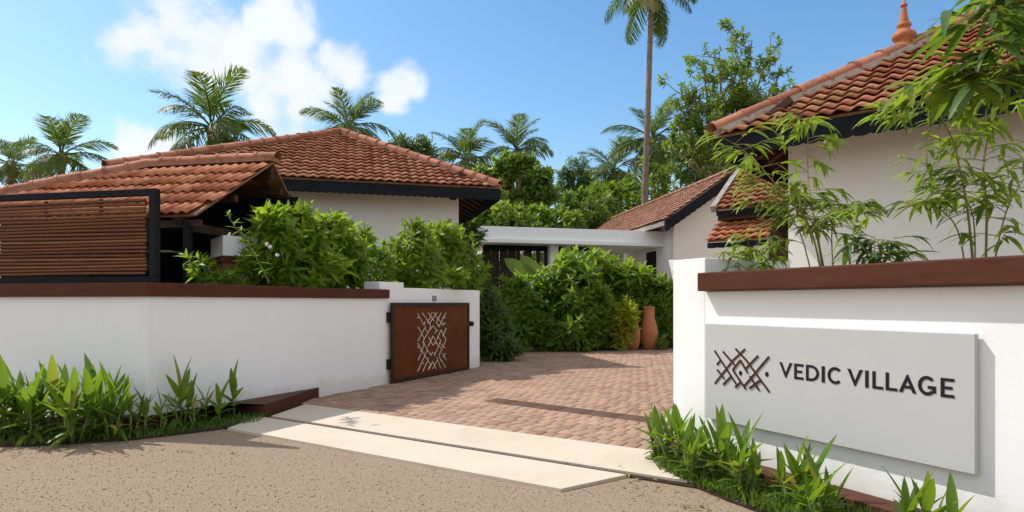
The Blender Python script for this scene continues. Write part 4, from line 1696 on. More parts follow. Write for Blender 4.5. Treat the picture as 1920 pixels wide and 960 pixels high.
def rotz(v, a):
    c, s = math.cos(a), math.sin(a)
    return v @ np.array([[c, s, 0], [-s, c, 0], [0, 0, 1]])


def whorl(n, L, W, lo=5, hi=65, seed=0, seg=3, stem=0.5, droop=0.25):
    """a spray of leaves round a short twig along +z"""
    r = random.Random(seed)
    VV, FF = [], []
    o = 0
    for i in range(n):
        t = i / max(1, n - 1)
        el = R(lo + (hi - lo) * t + r.uniform(-10, 10))
        l = L * (1.0 - 0.35 * t) * r.uniform(0.8, 1.15)
        v, f = leaf(l, W * r.uniform(0.85, 1.15), droop * r.uniform(0.6, 1.5), 0.3, seg)
        v = rotx(v, el)
        v = rotz(v, 2.399 * i + r.uniform(-0.3, 0.3))
        v = v + np.array([0, 0, -L * stem * (1 - t)])
        VV.append(v)
        FF.append(f + o)
        o += len(v)
    # twig
    k = 4
    tv = []
    for z in (-L * stem * 1.9, 0):
        for q in range(k):
            th = 2 * math.pi * q / k
            tv.append((0.012 * L / 0.2 * 0.5 * math.cos(th), 0.012 * L / 0.2 * 0.5 * math.sin(th), z))
    VV.append(np.array(tv))
    FF.append(np.array([(q, (q + 1) % k, k + (q + 1) % k, k + q) for q in range(k)]) + o)
    return np.concatenate(VV), np.concatenate(FF)


def sample_shell(ells, n, inner=0.75, zmin=None):
    """points and outward normals on a union of ellipsoids (cx,cy,cz,rx,ry,rz)"""
    out_p, out_n = [], []
    vol = np.array([e_[3] * e_[5] + e_[4] * e_[5] for e_ in ells])
    vol = vol / vol.sum()
    guard = 0
    while len(out_p) < n and guard < n * 40:
        guard += 1
        e_ = ells[nrs.choice(len(ells), p=vol)]
        d = nrs.normal(0, 1, 3)
        d /= np.linalg.norm(d)
        r = inner + (1 - inner) * nrs.rand() ** 0.6 + 0.20 * math.sin(6 * d[0] + 3 * e_[0]) * math.sin(5 * d[2] + 2 * d[1])
        if nrs.rand() < 0.10:
            r *= 1.08 + 0.2 * nrs.rand()
        p = np.array(e_[:3]) + d * np.array(e_[3:]) * r
        if zmin is not None and p[2] < zmin:
            continue
        inside = False
        for e2_ in ells:
            if e2_ is e_:
                continue
            q = (p - np.array(e2_[:3])) / np.array(e2_[3:])
            if (q ** 2).sum() < (inner * 0.85) ** 2:
                inside = True
                break
        if inside:
            continue
        nn_ = d / np.array(e_[3:])
        out_p.append(p)
        out_n.append(nn_ / np.linalg.norm(nn_))
    return np.array(out_p), np.array(out_n)


WH = {}


def whorl_meshes(key, mat, n, L, W, lo, hi, seg=3, droop=0.25, cnt=4, stem=0.5):
    if key not in WH:
        WH[key] = [(whorl(n, L, W, lo, hi, seed=i * 7 + len(WH) * 31, seg=seg, droop=droop, stem=stem)) for i in range(cnt)]
        WH[key] = [(v, f, np_mesh('leaf_whorl', v, f, mat)) for v, f in WH[key]]
    return WH[key]


def bush(name, label, cat, ells, key, mat, nparts, nfill, group=None, L=0.2, W=0.05, nl=9, lo=0, hi=65, droop=0.25, base_z=0.0, upbias=0.6, inner=0.72, fillmat=None, scale_j=0.3, stems=6, zmin=None, front=True, shaded=None):
    """shrub: stems, leafy sprays one by one on the side one sees, inner foliage as one mass"""
    cx = sum(e_[0] for e_ in ells) / len(ells)
    cy = sum(e_[1] for e_ in ells) / len(ells)
    th = thing(name, label, cat, (cx, cy, base_z), group)
    wms = whorl_meshes(key, mat, nl, L, W, lo, hi, droop=droop)
    p, nv = sample_shell(ells, nparts + nfill, inner, zmin)
    to = np.array([-cx, -cy, EYE - ells[0][2]])
    to = to / np.linalg.norm(to)
    score = nv @ to + 0.25 * nrs.rand(len(nv)) + 0.3 * nv[:, 2]
    order = np.argsort(-score)
    d = nv + np.array([0, 0, upbias]) + nrs.normal(0, 0.22, nv.shape)
    ex, ey, ez = frames_from(d)
    sc = 1 + (scale_j + 0.15) * (nrs.rand(len(p)) * 2 - 1)
    first = order[:nparts]
    for q in first:
        v, f, me = wms[int(nrs.randint(len(wms)))]
        inst('leaf_whorl', me, th, frame(Vector(p[q]), Vector(ex[q]), Vector(ey[q]), Vector(ez[q]), sc[q]))
    rest_ = order[nparts:]
    VV, FF, o_ = [], [], 0
    for k in range(len(wms)):
        sel = rest_[k::len(wms)]
        if len(sel) == 0:
            continue
        V, Fq = scatter(wms[k][0], wms[k][1], p[sel], ex[sel], ey[sel], ez[sel], sc[sel])
        VV.append(V)
        FF.append(Fq + o_)
        o_ += len(V)
    if VV:
        o = np_obj('foliage', np.concatenate(VV), np.concatenate(FF), fillmat or mat, th)
        o['kind'] = 'stuff'
    for i in range(stems):
        e_ = ells[i % len(ells)]
        b0_ = Vector((cx + (e_[0] - cx) * 0.5 + rnd.uniform(-.1, .1), cy + (e_[1] - cy) * 0.5 + rnd.uniform(-.1, .1), base_z))
        tp = Vector((e_[0] + rnd.uniform(-.5, .5) * e_[3], e_[1] + rnd.uniform(-.5, .5) * e_[4], e_[2] + rnd.uniform(0.0, .7) * e_[5]))
        md = b0_.lerp(tp, 0.5) + Vector((rnd.uniform(-.06, .06), rnd.uniform(-.06, .06), 0))
        MB().tube([b0_, md, tp], [0.022, 0.016, 0.006], 6).build('stem', M['bark'], th, smooth=True)
    return th


# ---- bushes on the drive wall
def wb(x, y, back, rx, rz, ry=None):
    """ellipsoid centred on photo position x, y in the bed behind the drive wall; radii in photo pixels"""
    p = lw(x, TH + back)
    k = p.y / F
    return (p.x, p.y, zat(y, p.y), rx * k, (ry * k if ry else 0.42), rz * k)


BZ = 1.36
bush('oleander_bush', 'large bright green bush spilling over the brown coping beside the pavilion', 'bush',
     [wb(520, 455, 0.45, 55, 58), wb(585, 450, 0.45, 60, 62), wb(640, 480, 0.45, 50, 58), wb(560, 505, 0.25, 90, 35), wb(585, 522, -0.05, 28, 14, 16), wb(575, 408, 0.4, 14, 22), wb(520, 412, 0.4, 10, 20), wb(628, 425, 0.4, 12, 22)], 'ol', M['leaf_bright'], 165, 120, 'bushes over the drive wall',
     L=0.27, W=0.066, nl=10, base_z=BZ, upbias=0.7)
bush('oleander_bush', 'dense bright green bush drooping over the white gate wall', 'bush',
     [wb(775, 480, 0.40, 50, 55), wb(830, 475, 0.40, 45, 55), wb(870, 510, 0.25, 42, 45), wb(800, 520, 0.2, 70, 34), wb(785, 432, 0.4, 12, 20), wb(825, 436, 0.4, 10, 20), wb(820, 548, -0.08, 26, 12, 14)], 'ol', M['leaf_bright'], 165, 120, 'bushes over the drive wall',
     L=0.27, W=0.066, nl=10, base_z=BZ, upbias=0.5)
bush('oleander_bush', 'low loose shrub filling the gap between the two large wall bushes', 'bush',
     [wb(690, 500, 0.5, 30, 45), wb(715, 505, 0.5, 28, 40), wb(688, 465, 0.6, 9, 50)], 'olm', M['leaf_mid'], 70, 60, 'bushes over the drive wall',
     L=0.17, W=0.04, nl=10, base_z=BZ, upbias=0.8)
bush('oleander_bush', 'thin shrub with small leaves in front of the brown timber panel', 'bush',
     [wb(410, 515, 0.45, 42, 22), wb(470, 505, 0.5, 25, 35), wb(378, 500, 0.5, 10, 32)], 'olm', M['leaf_mid'], 42, 14, 'bushes over the drive wall',
     L=0.17, W=0.04, nl=10, base_z=BZ, upbias=0.9, inner=0.3)
# a long arching spray with pale flowers
ar = thing('flowering_spray', 'arching stem with small pale flowers in front of the dark pavilion', 'plant', tuple(Vector((lw(500, 0.7).x, lw(500, 0.7).y, BZ))))
pts_ = [P(505, 530, 7.9), P(490, 500, 7.85), P(465, 455, 7.8), P(440, 425, 7.75), P(425, 400, 7.7)]
MB().tube(pts_, [0.012, 0.010, 0.008, 0.006, 0.003], 6).build('stem', M['stem'], ar, smooth=True)
v, f = leaf(0.16, 0.035, 0.2, 0.3)
lm = np_mesh('leaf', v, f, M['leaf_mid'])
for i in range(34):
    t = rnd.uniform(0.15, 1) * (len(pts_) - 1)
    k = min(int(t), len(pts_) - 2)
    p = pts_[k].lerp(pts_[k + 1], t - k)
    d = Vector((rnd.uniform(-1, 1), rnd.uniform(-.8, .8), rnd.uniform(-.3, .8))).normalized()
    e1 = d.cross(Z).normalized()
    inst('leaf', lm, ar, frame(p, e1, d, e1.cross(d), rnd.uniform(0.6, 1.1)))
for (x, y) in ((500, 458), (506, 463), (430, 440), (520, 478)):
    c = P(x, y, 7.55)
    mb = MB()
    for q in range(5):
        th = q * 1.2566 + rnd.random()
        mb.tube([c, c + Vector((0.022 * math.cos(th), -0.008, 0.022 * math.sin(th)))], [0.004, 0.010], 6)
    mb.build('flower', M['flower'], ar, smooth=True)

# ---- hedge at the end of the drive
def hp_(x, y, Y, rx, rz, ry=0.8):
    k = Y / F
    return ((x - 960) * k, Y, zat(y, Y), rx * k, ry, rz * k)


HG = 'hedge shrubs at the end of the drive'
bush('hedge_shrub', 'dark feathery shrub growing at the end of the gate wall', 'shrub', [hp_(925, 610, 14.6, 30, 52, 0.5), hp_(935, 650, 14.4, 40, 22, 0.45), hp_(910, 565, 15.2, 18, 35, 0.4)], 'hd', M['leaf_dark'], 150, 240, HG,
     L=0.26, W=0.045, nl=10, upbias=0.5, zmin=0.0)
bush('hedge_shrub', 'green hedge shrub below the dark timber doors', 'shrub', [hp_(985, 575, 17.6, 55, 60), hp_(965, 625, 17.3, 50, 38), hp_(1020, 620, 17.6, 50, 42)], 'hm', M['leaf_mid'], 200, 240, HG,
     L=0.34, W=0.085, nl=9, upbias=0.5, zmin=0.0)
bush('hedge_shrub', 'tall dense hedge shrub in front of the white column', 'shrub', [hp_(1080, 555, 17.7, 58, 70), hp_(1070, 620, 17.5, 52, 42), hp_(1108, 600, 17.6, 42, 58, 0.6)], 'hm', M['leaf_mid'], 220, 260, HG,
     L=0.34, W=0.085, nl=9, upbias=0.5, zmin=0.0)
bush('hedge_shrub', 'green hedge shrub behind the terracotta jars', 'shrub', [hp_(1165, 555, 18.9, 55, 55, 0.6), hp_(1170, 620, 18.9, 50, 40, 0.5), hp_(1225, 590, 19.0, 52, 70, 0.5), hp_(1260, 580, 19.0, 40, 65, 0.5)], 'hm', M['leaf_mid'], 220, 260, HG,
     L=0.34, W=0.085, nl=9, upbias=0.5, zmin=0.0)
bush('hedge_shrub', 'bright leafy shrub rising above the hedge under the flat roof', 'shrub', [hp_(1105, 495, 18.6, 42, 28), hp_(1170, 515, 18.9, 50, 22), hp_(1060, 520, 18.3, 50, 20)], 'hb', M['leaf_bright'], 130, 120, HG,
     L=0.34, W=0.08, nl=10, upbias=0.8, base_z=0.0)
bush('wall_shrub', 'small dark shrub against the corner of the cream house', 'shrub', [hp_(872, 445, 15.0, 30, 24, 0.4)], 'hd', M['leaf_dark'], 60, 50, None, L=0.26, W=0.045, nl=10, upbias=0.7, base_z=0.0, stems=4)
# edging stones in front of the hedge
mb = MB().bar(P(985, 657, 17.0) * 1, P(1075, 655, 17.4), 0.12, 0.10)
ed0, ed1 = G(978, 661), G(1078, 660)
tag(MB().bar(ed0 + Z * 0.05, ed1 + Z * 0.05, 0.16, 0.13).build('edging_kerb', M['paver_dark'], None, bevel=0.01), 'low brown edging kerb at the foot of the hedge', 'kerb')
flat('soil_bed', [(-3.6, 17.0, 0), (-0.6, 15.2, 0), ed0 + Vector((0, .1, 0)), ed1 + Vector((0, .1, 0)), (5.5, 18.1, 0), (6.2, 20.6, 0), (-3.2, 20.6, 0)], 0.055, M['soil'], thick=0.05)

# banana plant with paddle leaves
bn_ = thing('banana_plant', 'young banana plant with broad upright paddle leaves above the hedge', 'plant', tuple(Vector((P(1030, 600, 18.7).x, 18.7, 0))))
bb_ = Vector((P(1030, 600, 18.7).x, 18.7, 0.05))
MB().tube([bb_, bb_ + Z * 1.2, bb_ + Vector((0.03, 0, 2.0))], [0.10, 0.085, 0.05], 10).build('stem', M['stem'], bn_, smooth=True)
v, f = leaf(1.0, 0.34, 0.28, 0.22, 8, 'paddle')
bme = np_mesh('paddle_leaf', v, f, M['banana'], smooth=True)
for (x0, y0, x1, y1, w) in ((1035, 540, 1062, 462, 1.0), (1030, 545, 985, 478, 0.8), (1020, 545, 955, 483, 0.7), (1045, 540, 1085, 468, 1.1), (1050, 540, 1112, 458, 1.2), (1060, 540, 1130, 470, 0.9)):
    a, b_ = P(x0, y0, 18.3), P(x1, y1, 18.0 + rnd.uniform(-.2, .2))
    d = (b_ - a)
    s = d.length
    d = d.normalized()
    fn = Vector((rnd.uniform(-.4, .4), -1, 0.5)).normalized()
    e1 = d.cross(fn).normalized()
    inst('leaf', bme, bn_, frame(a, e1, d, e1.cross(d), s * 1.05))
    MB().tube([bb_ + Z * 1.6, a], [0.03, 0.018], 6).build('leaf_stalk', M['stem'], bn_, smooth=True)

# terracotta jars
def jar(x, yb, yt, label, wpx):
    b0_ = G(x, yb)
    H_ = (yb - yt) / F * b0_.y
    r = wpx / 2 / F * b0_.y
    t_ = thing('terracotta_jar', label, 'jar', (b0_.x, b0_.y, 0.03), 'terracotta jars by the hedge')
    pr = [(0.55, 0), (0.66, 0.015), (0.86, 0.14), (0.99, 0.29), (1.0, 0.36), (0.93, 0.50), (0.77, 0.63), (0.635, 0.73), (0.60, 0.80), (0.60, 0.955)]
    MB().lathe((b0_.x, b0_.y, 0.03), [(a * r, z * H_) for a, z in pr], 28).build('body', M['pot'], t_, smooth=True, angle=50)
    MB().lathe((b0_.x, b0_.y, 0.03), [(0.595 * r, 0.9555 * H_), (0.645 * r, 0.962 * H_), (0.645 * r, 0.995 * H_), (0.60 * r, H_), (0.50 * r, H_), (0.47 * r, 0.96 * H_)], 28).build('rim', M['pot'], t_, smooth=True, angle=40)
    return t_


jar(1217, 657, 577, 'tall terracotta jar nearest the white sign wall, fully in view', 33)
jar(1184, 658, 583, 'terracotta jar half hidden by the yellow leaved shrub', 33)
cb = G(1166, 658)
ky = cb.y / F
bush('croton_shrub', 'slim yellow leaved shrub in front of the terracotta jar', 'shrub', [(P(1172, 585, cb.y - .3).x, cb.y - .35, zat(585, cb.y), 22 * ky, 0.3, 24 * ky), (P(1168, 620, cb.y - .3).x, cb.y - .35, zat(618, cb.y), 20 * ky, 0.28, 20 * ky), (P(1163, 640, cb.y - .3).x, cb.y - .35, zat(640, cb.y), 12 * ky, 0.2, 12 * ky)],
     'yl', M['leaf_yellow'], 46, 0, None, L=0.36, W=0.075, nl=10, upbias=0.6, inner=0.4, stems=4, zmin=0.12)
bush('seedling', 'tiny pale seedling beside the terracotta jars', 'plant', [(G(1241, 658).x, G(1241, 658).y, 0.25, 0.16, 0.14, 0.22)], 'ylx', M['leaf_mid'], 12, 0, None, L=0.22, W=0.05, nl=7, upbias=1.2, inner=0.2, stems=2, zmin=0.05)


# ------------------------------------------------------------------ broad strap-leaved plants at the wall foot
GL = []
for i in range(4):
    v, f = leaf(1.0, 0.205 + 0.035 * (i % 2), (0.06, 0.16, 0.30, 0.55)[i], 0.28, 7)
    GL.append(np_mesh('leaf', v, f, M['leaf_ginger'], smooth=True))


def ginger(name, label, base, h, n, canes, group, seed, spread=1.0):
    r = random.Random(seed)
    t_ = thing(name, label, 'plant', tuple(base), group)
    for c in range(canes):
        th = r.uniform(0, 6.28)
        lean = Vector((math.cos(th), math.sin(th), 0)) * (0.0 if c == 0 else r.uniform(0.08, 0.2)) * h * spread
        b0_ = base + lean * 0.35
        hh = h * (1.0 if c == 0 else r.uniform(0.6, 0.9))
        top = b0_ + lean * 0.8 + Z * hh * 0.52
        mid = b0_.lerp(top, 0.5) + Vector((r.uniform(-.01, .01), r.uniform(-.01, .01), 0))
        MB().tube([b0_, mid, top], [0.013, 0.011, 0.006], 6).build('stem', M['stem'], t_, smooth=True)
        nl = n if c == 0 else max(4, int(n * 0.65))
        ph = r.uniform(0, 6.28)
        for i in range(nl):
            q = i / (nl - 1)
            p = b0_.lerp(top, 0.22 + 0.78 * q)
            az = ph + i * 2.6 + r.uniform(-.35, .35)
            el = R(2 + 72 * q ** 1.0 + r.uniform(-12, 12))
            d = Vector((math.cos(az) * math.cos(el), math.sin(az) * math.cos(el), math.sin(el)))
            fn = Vector((-math.cos(az) * math.sin(el), -math.sin(az) * math.sin(el), math.cos(el)))
            e1 = d.cross(fn).normalized()
            L = hh * (0.42 + 0.16 * q) * r.uniform(0.72, 1.15)
            k = 3 if q < 0.15 else 2 if q < 0.4 else (1 if q < 0.7 else 0)
            inst('leaf', GL[k], t_, frame(p, e1, d, e1.cross(d), L))
    return t_


LP = [(8, 828, 138, 'strap leaved plant at the far end of the bed, cut by the picture edge'), (58, 830, 140, 'strap leaved plant under the bamboo screen, second along the bed'), (100, 822, 140, 'strap leaved plant behind the first row, under the bamboo screen'),
      (140, 832, 152, 'tall strap leaved plant with upright twin leaves at the centre of the dense row'), (180, 822, 142, 'strap leaved plant half hidden behind the tallest plant of the row'), (210, 826, 134, 'strap leaved plant with one broad leaf leaning towards the wall bend'),
      (245, 822, 92, 'small strap leaved plant beside the wall bend'), (272, 818, 92, 'small pale strap leaved plant in front of the wall bend'), (338, 805, 120, 'well grown strap leaved plant standing alone beyond the wall bend'),
      (386, 796, 72, 'small yellowish strap leaved plant between two taller ones by the kerb'), (437, 787, 95, 'slim strap leaved plant nearest the concrete strips'), (32, 822, 132, 'strap leaved plant in the back row near the picture edge'),
      (302, 815, 84, 'small strap leaved plant just past the wall bend'), (362, 806, 70, 'low strap leaved plant beside the well grown one by the kerb'), (412, 798, 78, 'small strap leaved plant second from the concrete strips')]
for k, (x, y, hpx, lab) in enumerate(LP):
    b0_ = G(x, y)
    b0_.z = 0.018
    small = hpx < 100
    ginger('strap_leaf_plant', lab, b0_, hpx / F * b0_.y * 1.02, 8 if small else 11, 2 if small and k != 10 else (3 if k in (8, 10) else 6), 'strap leaved plants along the white wall', 100 + k)
RP = [(0.22, 0.40, 0.50, 'strap leaved plant at the pier end of the sign wall'), (0.48, 0.44, 0.52, 'strap leaved plant below the bronze emblem'), (0.76, 0.54, 0.44, 'low strap leaved plant in the dense clump under the emblem'), (0.95, 0.46, 0.50, 'strap leaved plant in the dense clump below the first letters'), (1.20, 0.52, 0.52, 'strap leaved plant below the first word of the sign, with a yellowing leaf'),
      (1.62, 0.50, 0.50, 'strap leaved plant below the middle of the lettering'), (1.86, 0.62, 0.42, 'small strap leaved plant beside the clump below the middle lettering'), (2.42, 0.52, 0.44, 'low strap leaved plant below the outer end of the sign')]
for k, (s, o_, h, lab) in enumerate(RP):
    ginger('strap_leaf_plant', lab, S(s, o_ - 0.03, 0.018), h * 1.10, 12, 7, 'strap leaved plants under the sign', 300 + k, 1.15)

# fallen leaves
M['litter'] = leaf_mat('dry_fallen_leaf', (0.13, 0.085, 0.03), (0.30, 0.20, 0.07), 0.15, 0.7, 0.15)
lv, lf_ = leaf(0.06, 0.018, 0.2, 0.3, 3)
lp = []
for _ in range(34):
    p_ = G(rnd.uniform(0, 470), rnd.uniform(838, 856))
    lp.append((p_.x, p_.y, 0.014))
for _ in range(40):
    p_ = S(rnd.uniform(-0.2, 2.2), rnd.uniform(0.7, 1.15), 0.014)
    lp.append((p_.x, p_.y, 0.03 if a_of(p_)[1] > gap_b else 0.014))
for _ in range(60):
    p_ = G(rnd.uniform(930, 1250), rnd.uniform(662, 690))
    lp.append((p_.x, p_.y, 0.043))
for _ in range(26):
    p_ = lw(rnd.uniform(610, 900), -rnd.uniform(0.15, 0.7))
    lp.append((p_.x, p_.y, 0.043))
lp = np.array(lp)
ex, ey, ez = frames_from(np.tile([0, 0, 1.0], (len(lp), 1)) + nrs.normal(0, 0.22, (len(lp), 3)))
V, Fq = scatter(lv, lf_, lp, ex, ey, ez, 0.6 + 0.7 * nrs.rand(len(lp)))
tag(np_obj('leaf_litter', V, Fq, M['litter']), 'dry fallen leaves lying on the gravel and pavers', 'leaves', kind='stuff')

# ------------------------------------------------------------------ bamboo behind the sign wall
BLV = []
for i in range(3):
    v, f = leaf(1.0, 0.165, (0.15, 0.35, 0.6)[i], 0.25, 5)
    BLV.append(v)
bamboo_f = f
blm = [np_mesh('leaf', v, f, M['leaf_bamboo'], smooth=True) for v in BLV]
bld = [np_mesh('leaf', v, f, M['leaf_bamboo_dark'], smooth=True) for v in BLV]


def bez(pts, n):
    """smooth curve through the points"""
    out_ = []
    P_ = [pts[0]] + list(pts) + [pts[-1]]
    for i in range(1, len(P_) - 2):
        for k in range(n):
            t = k / n
            a, b_, c, d = P_[i - 1], P_[i], P_[i + 1], P_[i + 2]
            out_.append(0.5 * ((2 * b_) + (c - a) * t + (2 * a - 5 * b_ + 4 * c - d) * t * t + (3 * b_ - a - 3 * c + d) * t ** 3))
    out_.append(pts[-1])
    return out_


NLEAF, XLEAF = {}, {}


def culm(th, pts, r0, sprays, dark=0.2, L=0.19, seed=0, start=0.3, spread=1.0, bend=None):
    rr = random.Random(seed)
    c = bez(pts, 6)
    n = len(c)
    r0 *= 0.68
    MB().tube(c, [r0 * (1 - 0.75 * i / (n - 1)) for i in range(n)], 7).build('culm', M['culm'], th, smooth=True)
    cnt = 0
    for i in range(sprays):
        t = start + (1 - start) * (i + rr.random() * 0.6) / sprays
        t = min(t, 0.999)
        k = t * (n - 1)
        j = min(int(k), n - 2)
        p = c[j].lerp(c[j + 1], k - j)
        az = rr.uniform(0, 6.28)
        bl = rr.uniform(0.10, 0.34) * spread
        d = Vector((math.cos(az), math.sin(az) * 0.7, rr.uniform(0.0, 0.55))).normalized()
        if bend:
            d = (d + bend * 0.8).normalized()
        q = p + d * bl - Z * 0.05 * bl
        MB().tube([p, p.lerp(q, 0.5) + Z * 0.03 * bl, q], [0.0035, 0.0028, 0.0015], 4, cap=False).build('twig', M['culm'], th)
        m_ = bld if rr.random() < dark else blm
        nl = rr.randint(4, 7)
        for z in range(nl):
            s_ = p.lerp(q, 0.45 + 0.55 * z / (nl - 1))
            a2 = (z - (nl - 1) / 2) * 0.42 + rr.uniform(-.25, .25)
            dd_ = Vector((d.x * math.cos(a2) - d.y * math.sin(a2), d.x * math.sin(a2) + d.y * math.cos(a2), d.z * 0.3 - 0.15 + rr.uniform(-.35, .25))).normalized()
            fn = (Z + Vector((rr.uniform(-.4, .4), rr.uniform(-.4, .4), 0)))
            e1 = dd_.cross(fn).normalized()
            k_ = rr.randint(0, 2)
            sc_ = L * rr.uniform(0.75, 1.4)
            NLEAF[th.name] = NLEAF.get(th.name, 0) + 1
            if NLEAF[th.name] <= 300:
                inst('leaf', m_[k_], th, frame(s_, e1, dd_, e1.cross(dd_), sc_))
            else:
                XLEAF.setdefault(th.name, []).append((s_, e1, dd_, e1.cross(dd_), sc_))
            cnt += 1
    return cnt


def bp(x, y, back):
    p = sw(x, -back)
    return Vector((p.x, p.y, zat(y, p.y)))


BS = 1.44
ca = bp(1548, 490, 0.55)
ca.z = BS
bamA = thing('bamboo_clump', 'yellow green bamboo clump rising in front of the cream wall edge', 'bamboo', tuple(ca), 'bamboo behind the sign wall')
YA = ca.y


def pa(x, y, dy=0.0):
    return P(x, y, YA + dy)


culm(bamA, [ca, pa(1520, 430), pa(1470, 365, .05), pa(1415, 300, .1), pa(1375, 268, .15)], 0.013, 26, 0.05, 0.17, 1, 0.30)
culm(bamA, [ca + Vector((.05, .03, 0)), pa(1525, 400), pa(1515, 330, .1), pa(1515, 240, .15), pa(1517, 225, .15)], 0.011, 20, 0.08, 0.16, 2, 0.35, 0.8)
culm(bamA, [ca + Vector((-.06, .02, 0)), pa(1505, 450, .1), pa(1480, 400, .15), pa(1462, 350, .2)], 0.010, 15, 0.1, 0.16, 3, 0.3, 0.8)
culm(bamA, [ca + Vector((.07, -.02, 0)), pa(1560, 430), pa(1585, 395), pa(1610, 385)], 0.009, 15, 0.45, 0.17, 4, 0.3)
culm(bamA, [ca + Vector((.03, .05, 0)), pa(1530, 440, .1), pa(1500, 390, .2), pa(1440, 370, .2)], 0.010, 15, 0.1, 0.16, 5, 0.3)
cbm = bp(1830, 470, 0.75)
cbm.z = BS
YB = cbm.y
bamB = thing('bamboo_clump', 'leafy bamboo clump arching across the eave at the outer end of the wall', 'bamboo', tuple(cbm), 'bamboo behind the sign wall')


def pb(x, y, dy=0.0):
    return P(x, y, YB + dy)


culm(bamB, [cbm, pb(1815, 400), pb(1800, 320, .05), pb(1780, 250, .05), pb(1735, 190, .0), pb(1680, 215, -.1)], 0.014, 28, 0.15, 0.17, 11, 0.28)
culm(bamB, [cbm + Vector((.06, .0, 0)), pb(1850, 400), pb(1845, 300, .1), pb(1870, 200, .1), pb(1905, 120, .1)], 0.014, 23, 0.3, 0.17, 12, 0.25)
culm(bamB, [cbm + Vector((-.04, .02, 0)), pb(1795, 430), pb(1740, 385), pb(1670, 395, -.05), pb(1625, 405, -.1)], 0.009, 13, 0.4, 0.16, 13, 0.35)
culm(bamB, [cbm + Vector((.10, .02, 0)), pb(1880, 420), pb(1910, 350), pb(1960, 290)], 0.010, 16, 0.5, 0.18, 14, 0.2)
culm(bamB, [cbm + Vector((.02, .04, 0)), pb(1825, 410, .1), pb(1790, 355, .1), pb(1720, 300, .1)], 0.009, 13, 0.35, 0.16, 15, 0.3)
ccm = S(2.95, -0.6, BS)
bamC = thing('bamboo_clump', 'tall bamboo drooping into the top corner above the tile roof', 'bamboo', tuple(ccm), 'bamboo behind the sign wall')
YC = 3.75
pc = lambda x, y, dy=0.0: P(x, y, YC + dy)
culm(bamC, [ccm, pc(2010, 250), pc(2000, 80), pc(1960, -60), pc(1900, -60, -.05), pc(1860, 10, -.1), pc(1815, 60, -.15)], 0.016, 21, 0.8, 0.26, 21, 0.42, 0.75)
culm(bamC, [ccm + Vector((.05, .05, 0)), pc(2030, 200), pc(2000, 20), pc(1940, 40), pc(1890, 120, -.05), pc(1845, 170, -.05)], 0.014, 21, 0.8, 0.26, 22, 0.40, 0.75)
culm(bamC, [ccm + Vector((.03, .0, 0)), pc(1990, 300), pc(1950, 180), pc(1900, 130), pc(1830, 135), pc(1760, 165)], 0.010, 23, 0.3, 0.26, 23, 0.35, 0.8)
# low leafy plants along the coping
cd = bp(1640, 478, 0.5)
low1 = thing('bamboo_seedling', 'low dark leaved bamboo seedling behind the brown coping', 'bamboo', (cd.x, cd.y, BS), 'bamboo behind the sign wall')
for k, (x, y) in enumerate(((1600, 455), (1640, 440), (1680, 440), (1700, 465), (1655, 455))):
    b0_ = Vector((cd.x, cd.y, BS))
    tp = P(x, y, cd.y)
    culm(low1, [b0_, b0_.lerp(tp, .5) + Z * .05, tp], 0.007, 6, 0.85, 0.17, 40 + k, 0.3, 0.5)
cd = bp(1420, 480, 0.55)
low2 = thing('bamboo_seedling', 'low feathery yellow green bamboo beside the white pier', 'bamboo', (cd.x, cd.y, BS), 'bamboo behind the sign wall')
for k, (x, y) in enumerate(((1375, 450), (1400, 440), (1440, 430), (1470, 450), (1350, 470), (1430, 465))):
    b0_ = Vector((cd.x + 0.12 * (k % 3 - 1), cd.y, BS))
    tp = P(x, y, cd.y)
    culm(low2, [b0_, b0_.lerp(tp, .5) + Z * .05, tp], 0.006, 8, 0.03, 0.13, 60 + k, 0.25, 0.5)


for nm_, lst in XLEAF.items():
    V, Fq = scatter(BLV[1], bamboo_f, np.array([q[0] for q in lst]), np.array([q[1] for q in lst]), np.array([q[2] for q in lst]), np.array([q[3] for q in lst]), np.array([q[4] for q in lst]))
    o = np_obj('foliage', V, Fq, M['leaf_bamboo'], bpy.data.objects[nm_])
    o['kind'] = 'stuff'

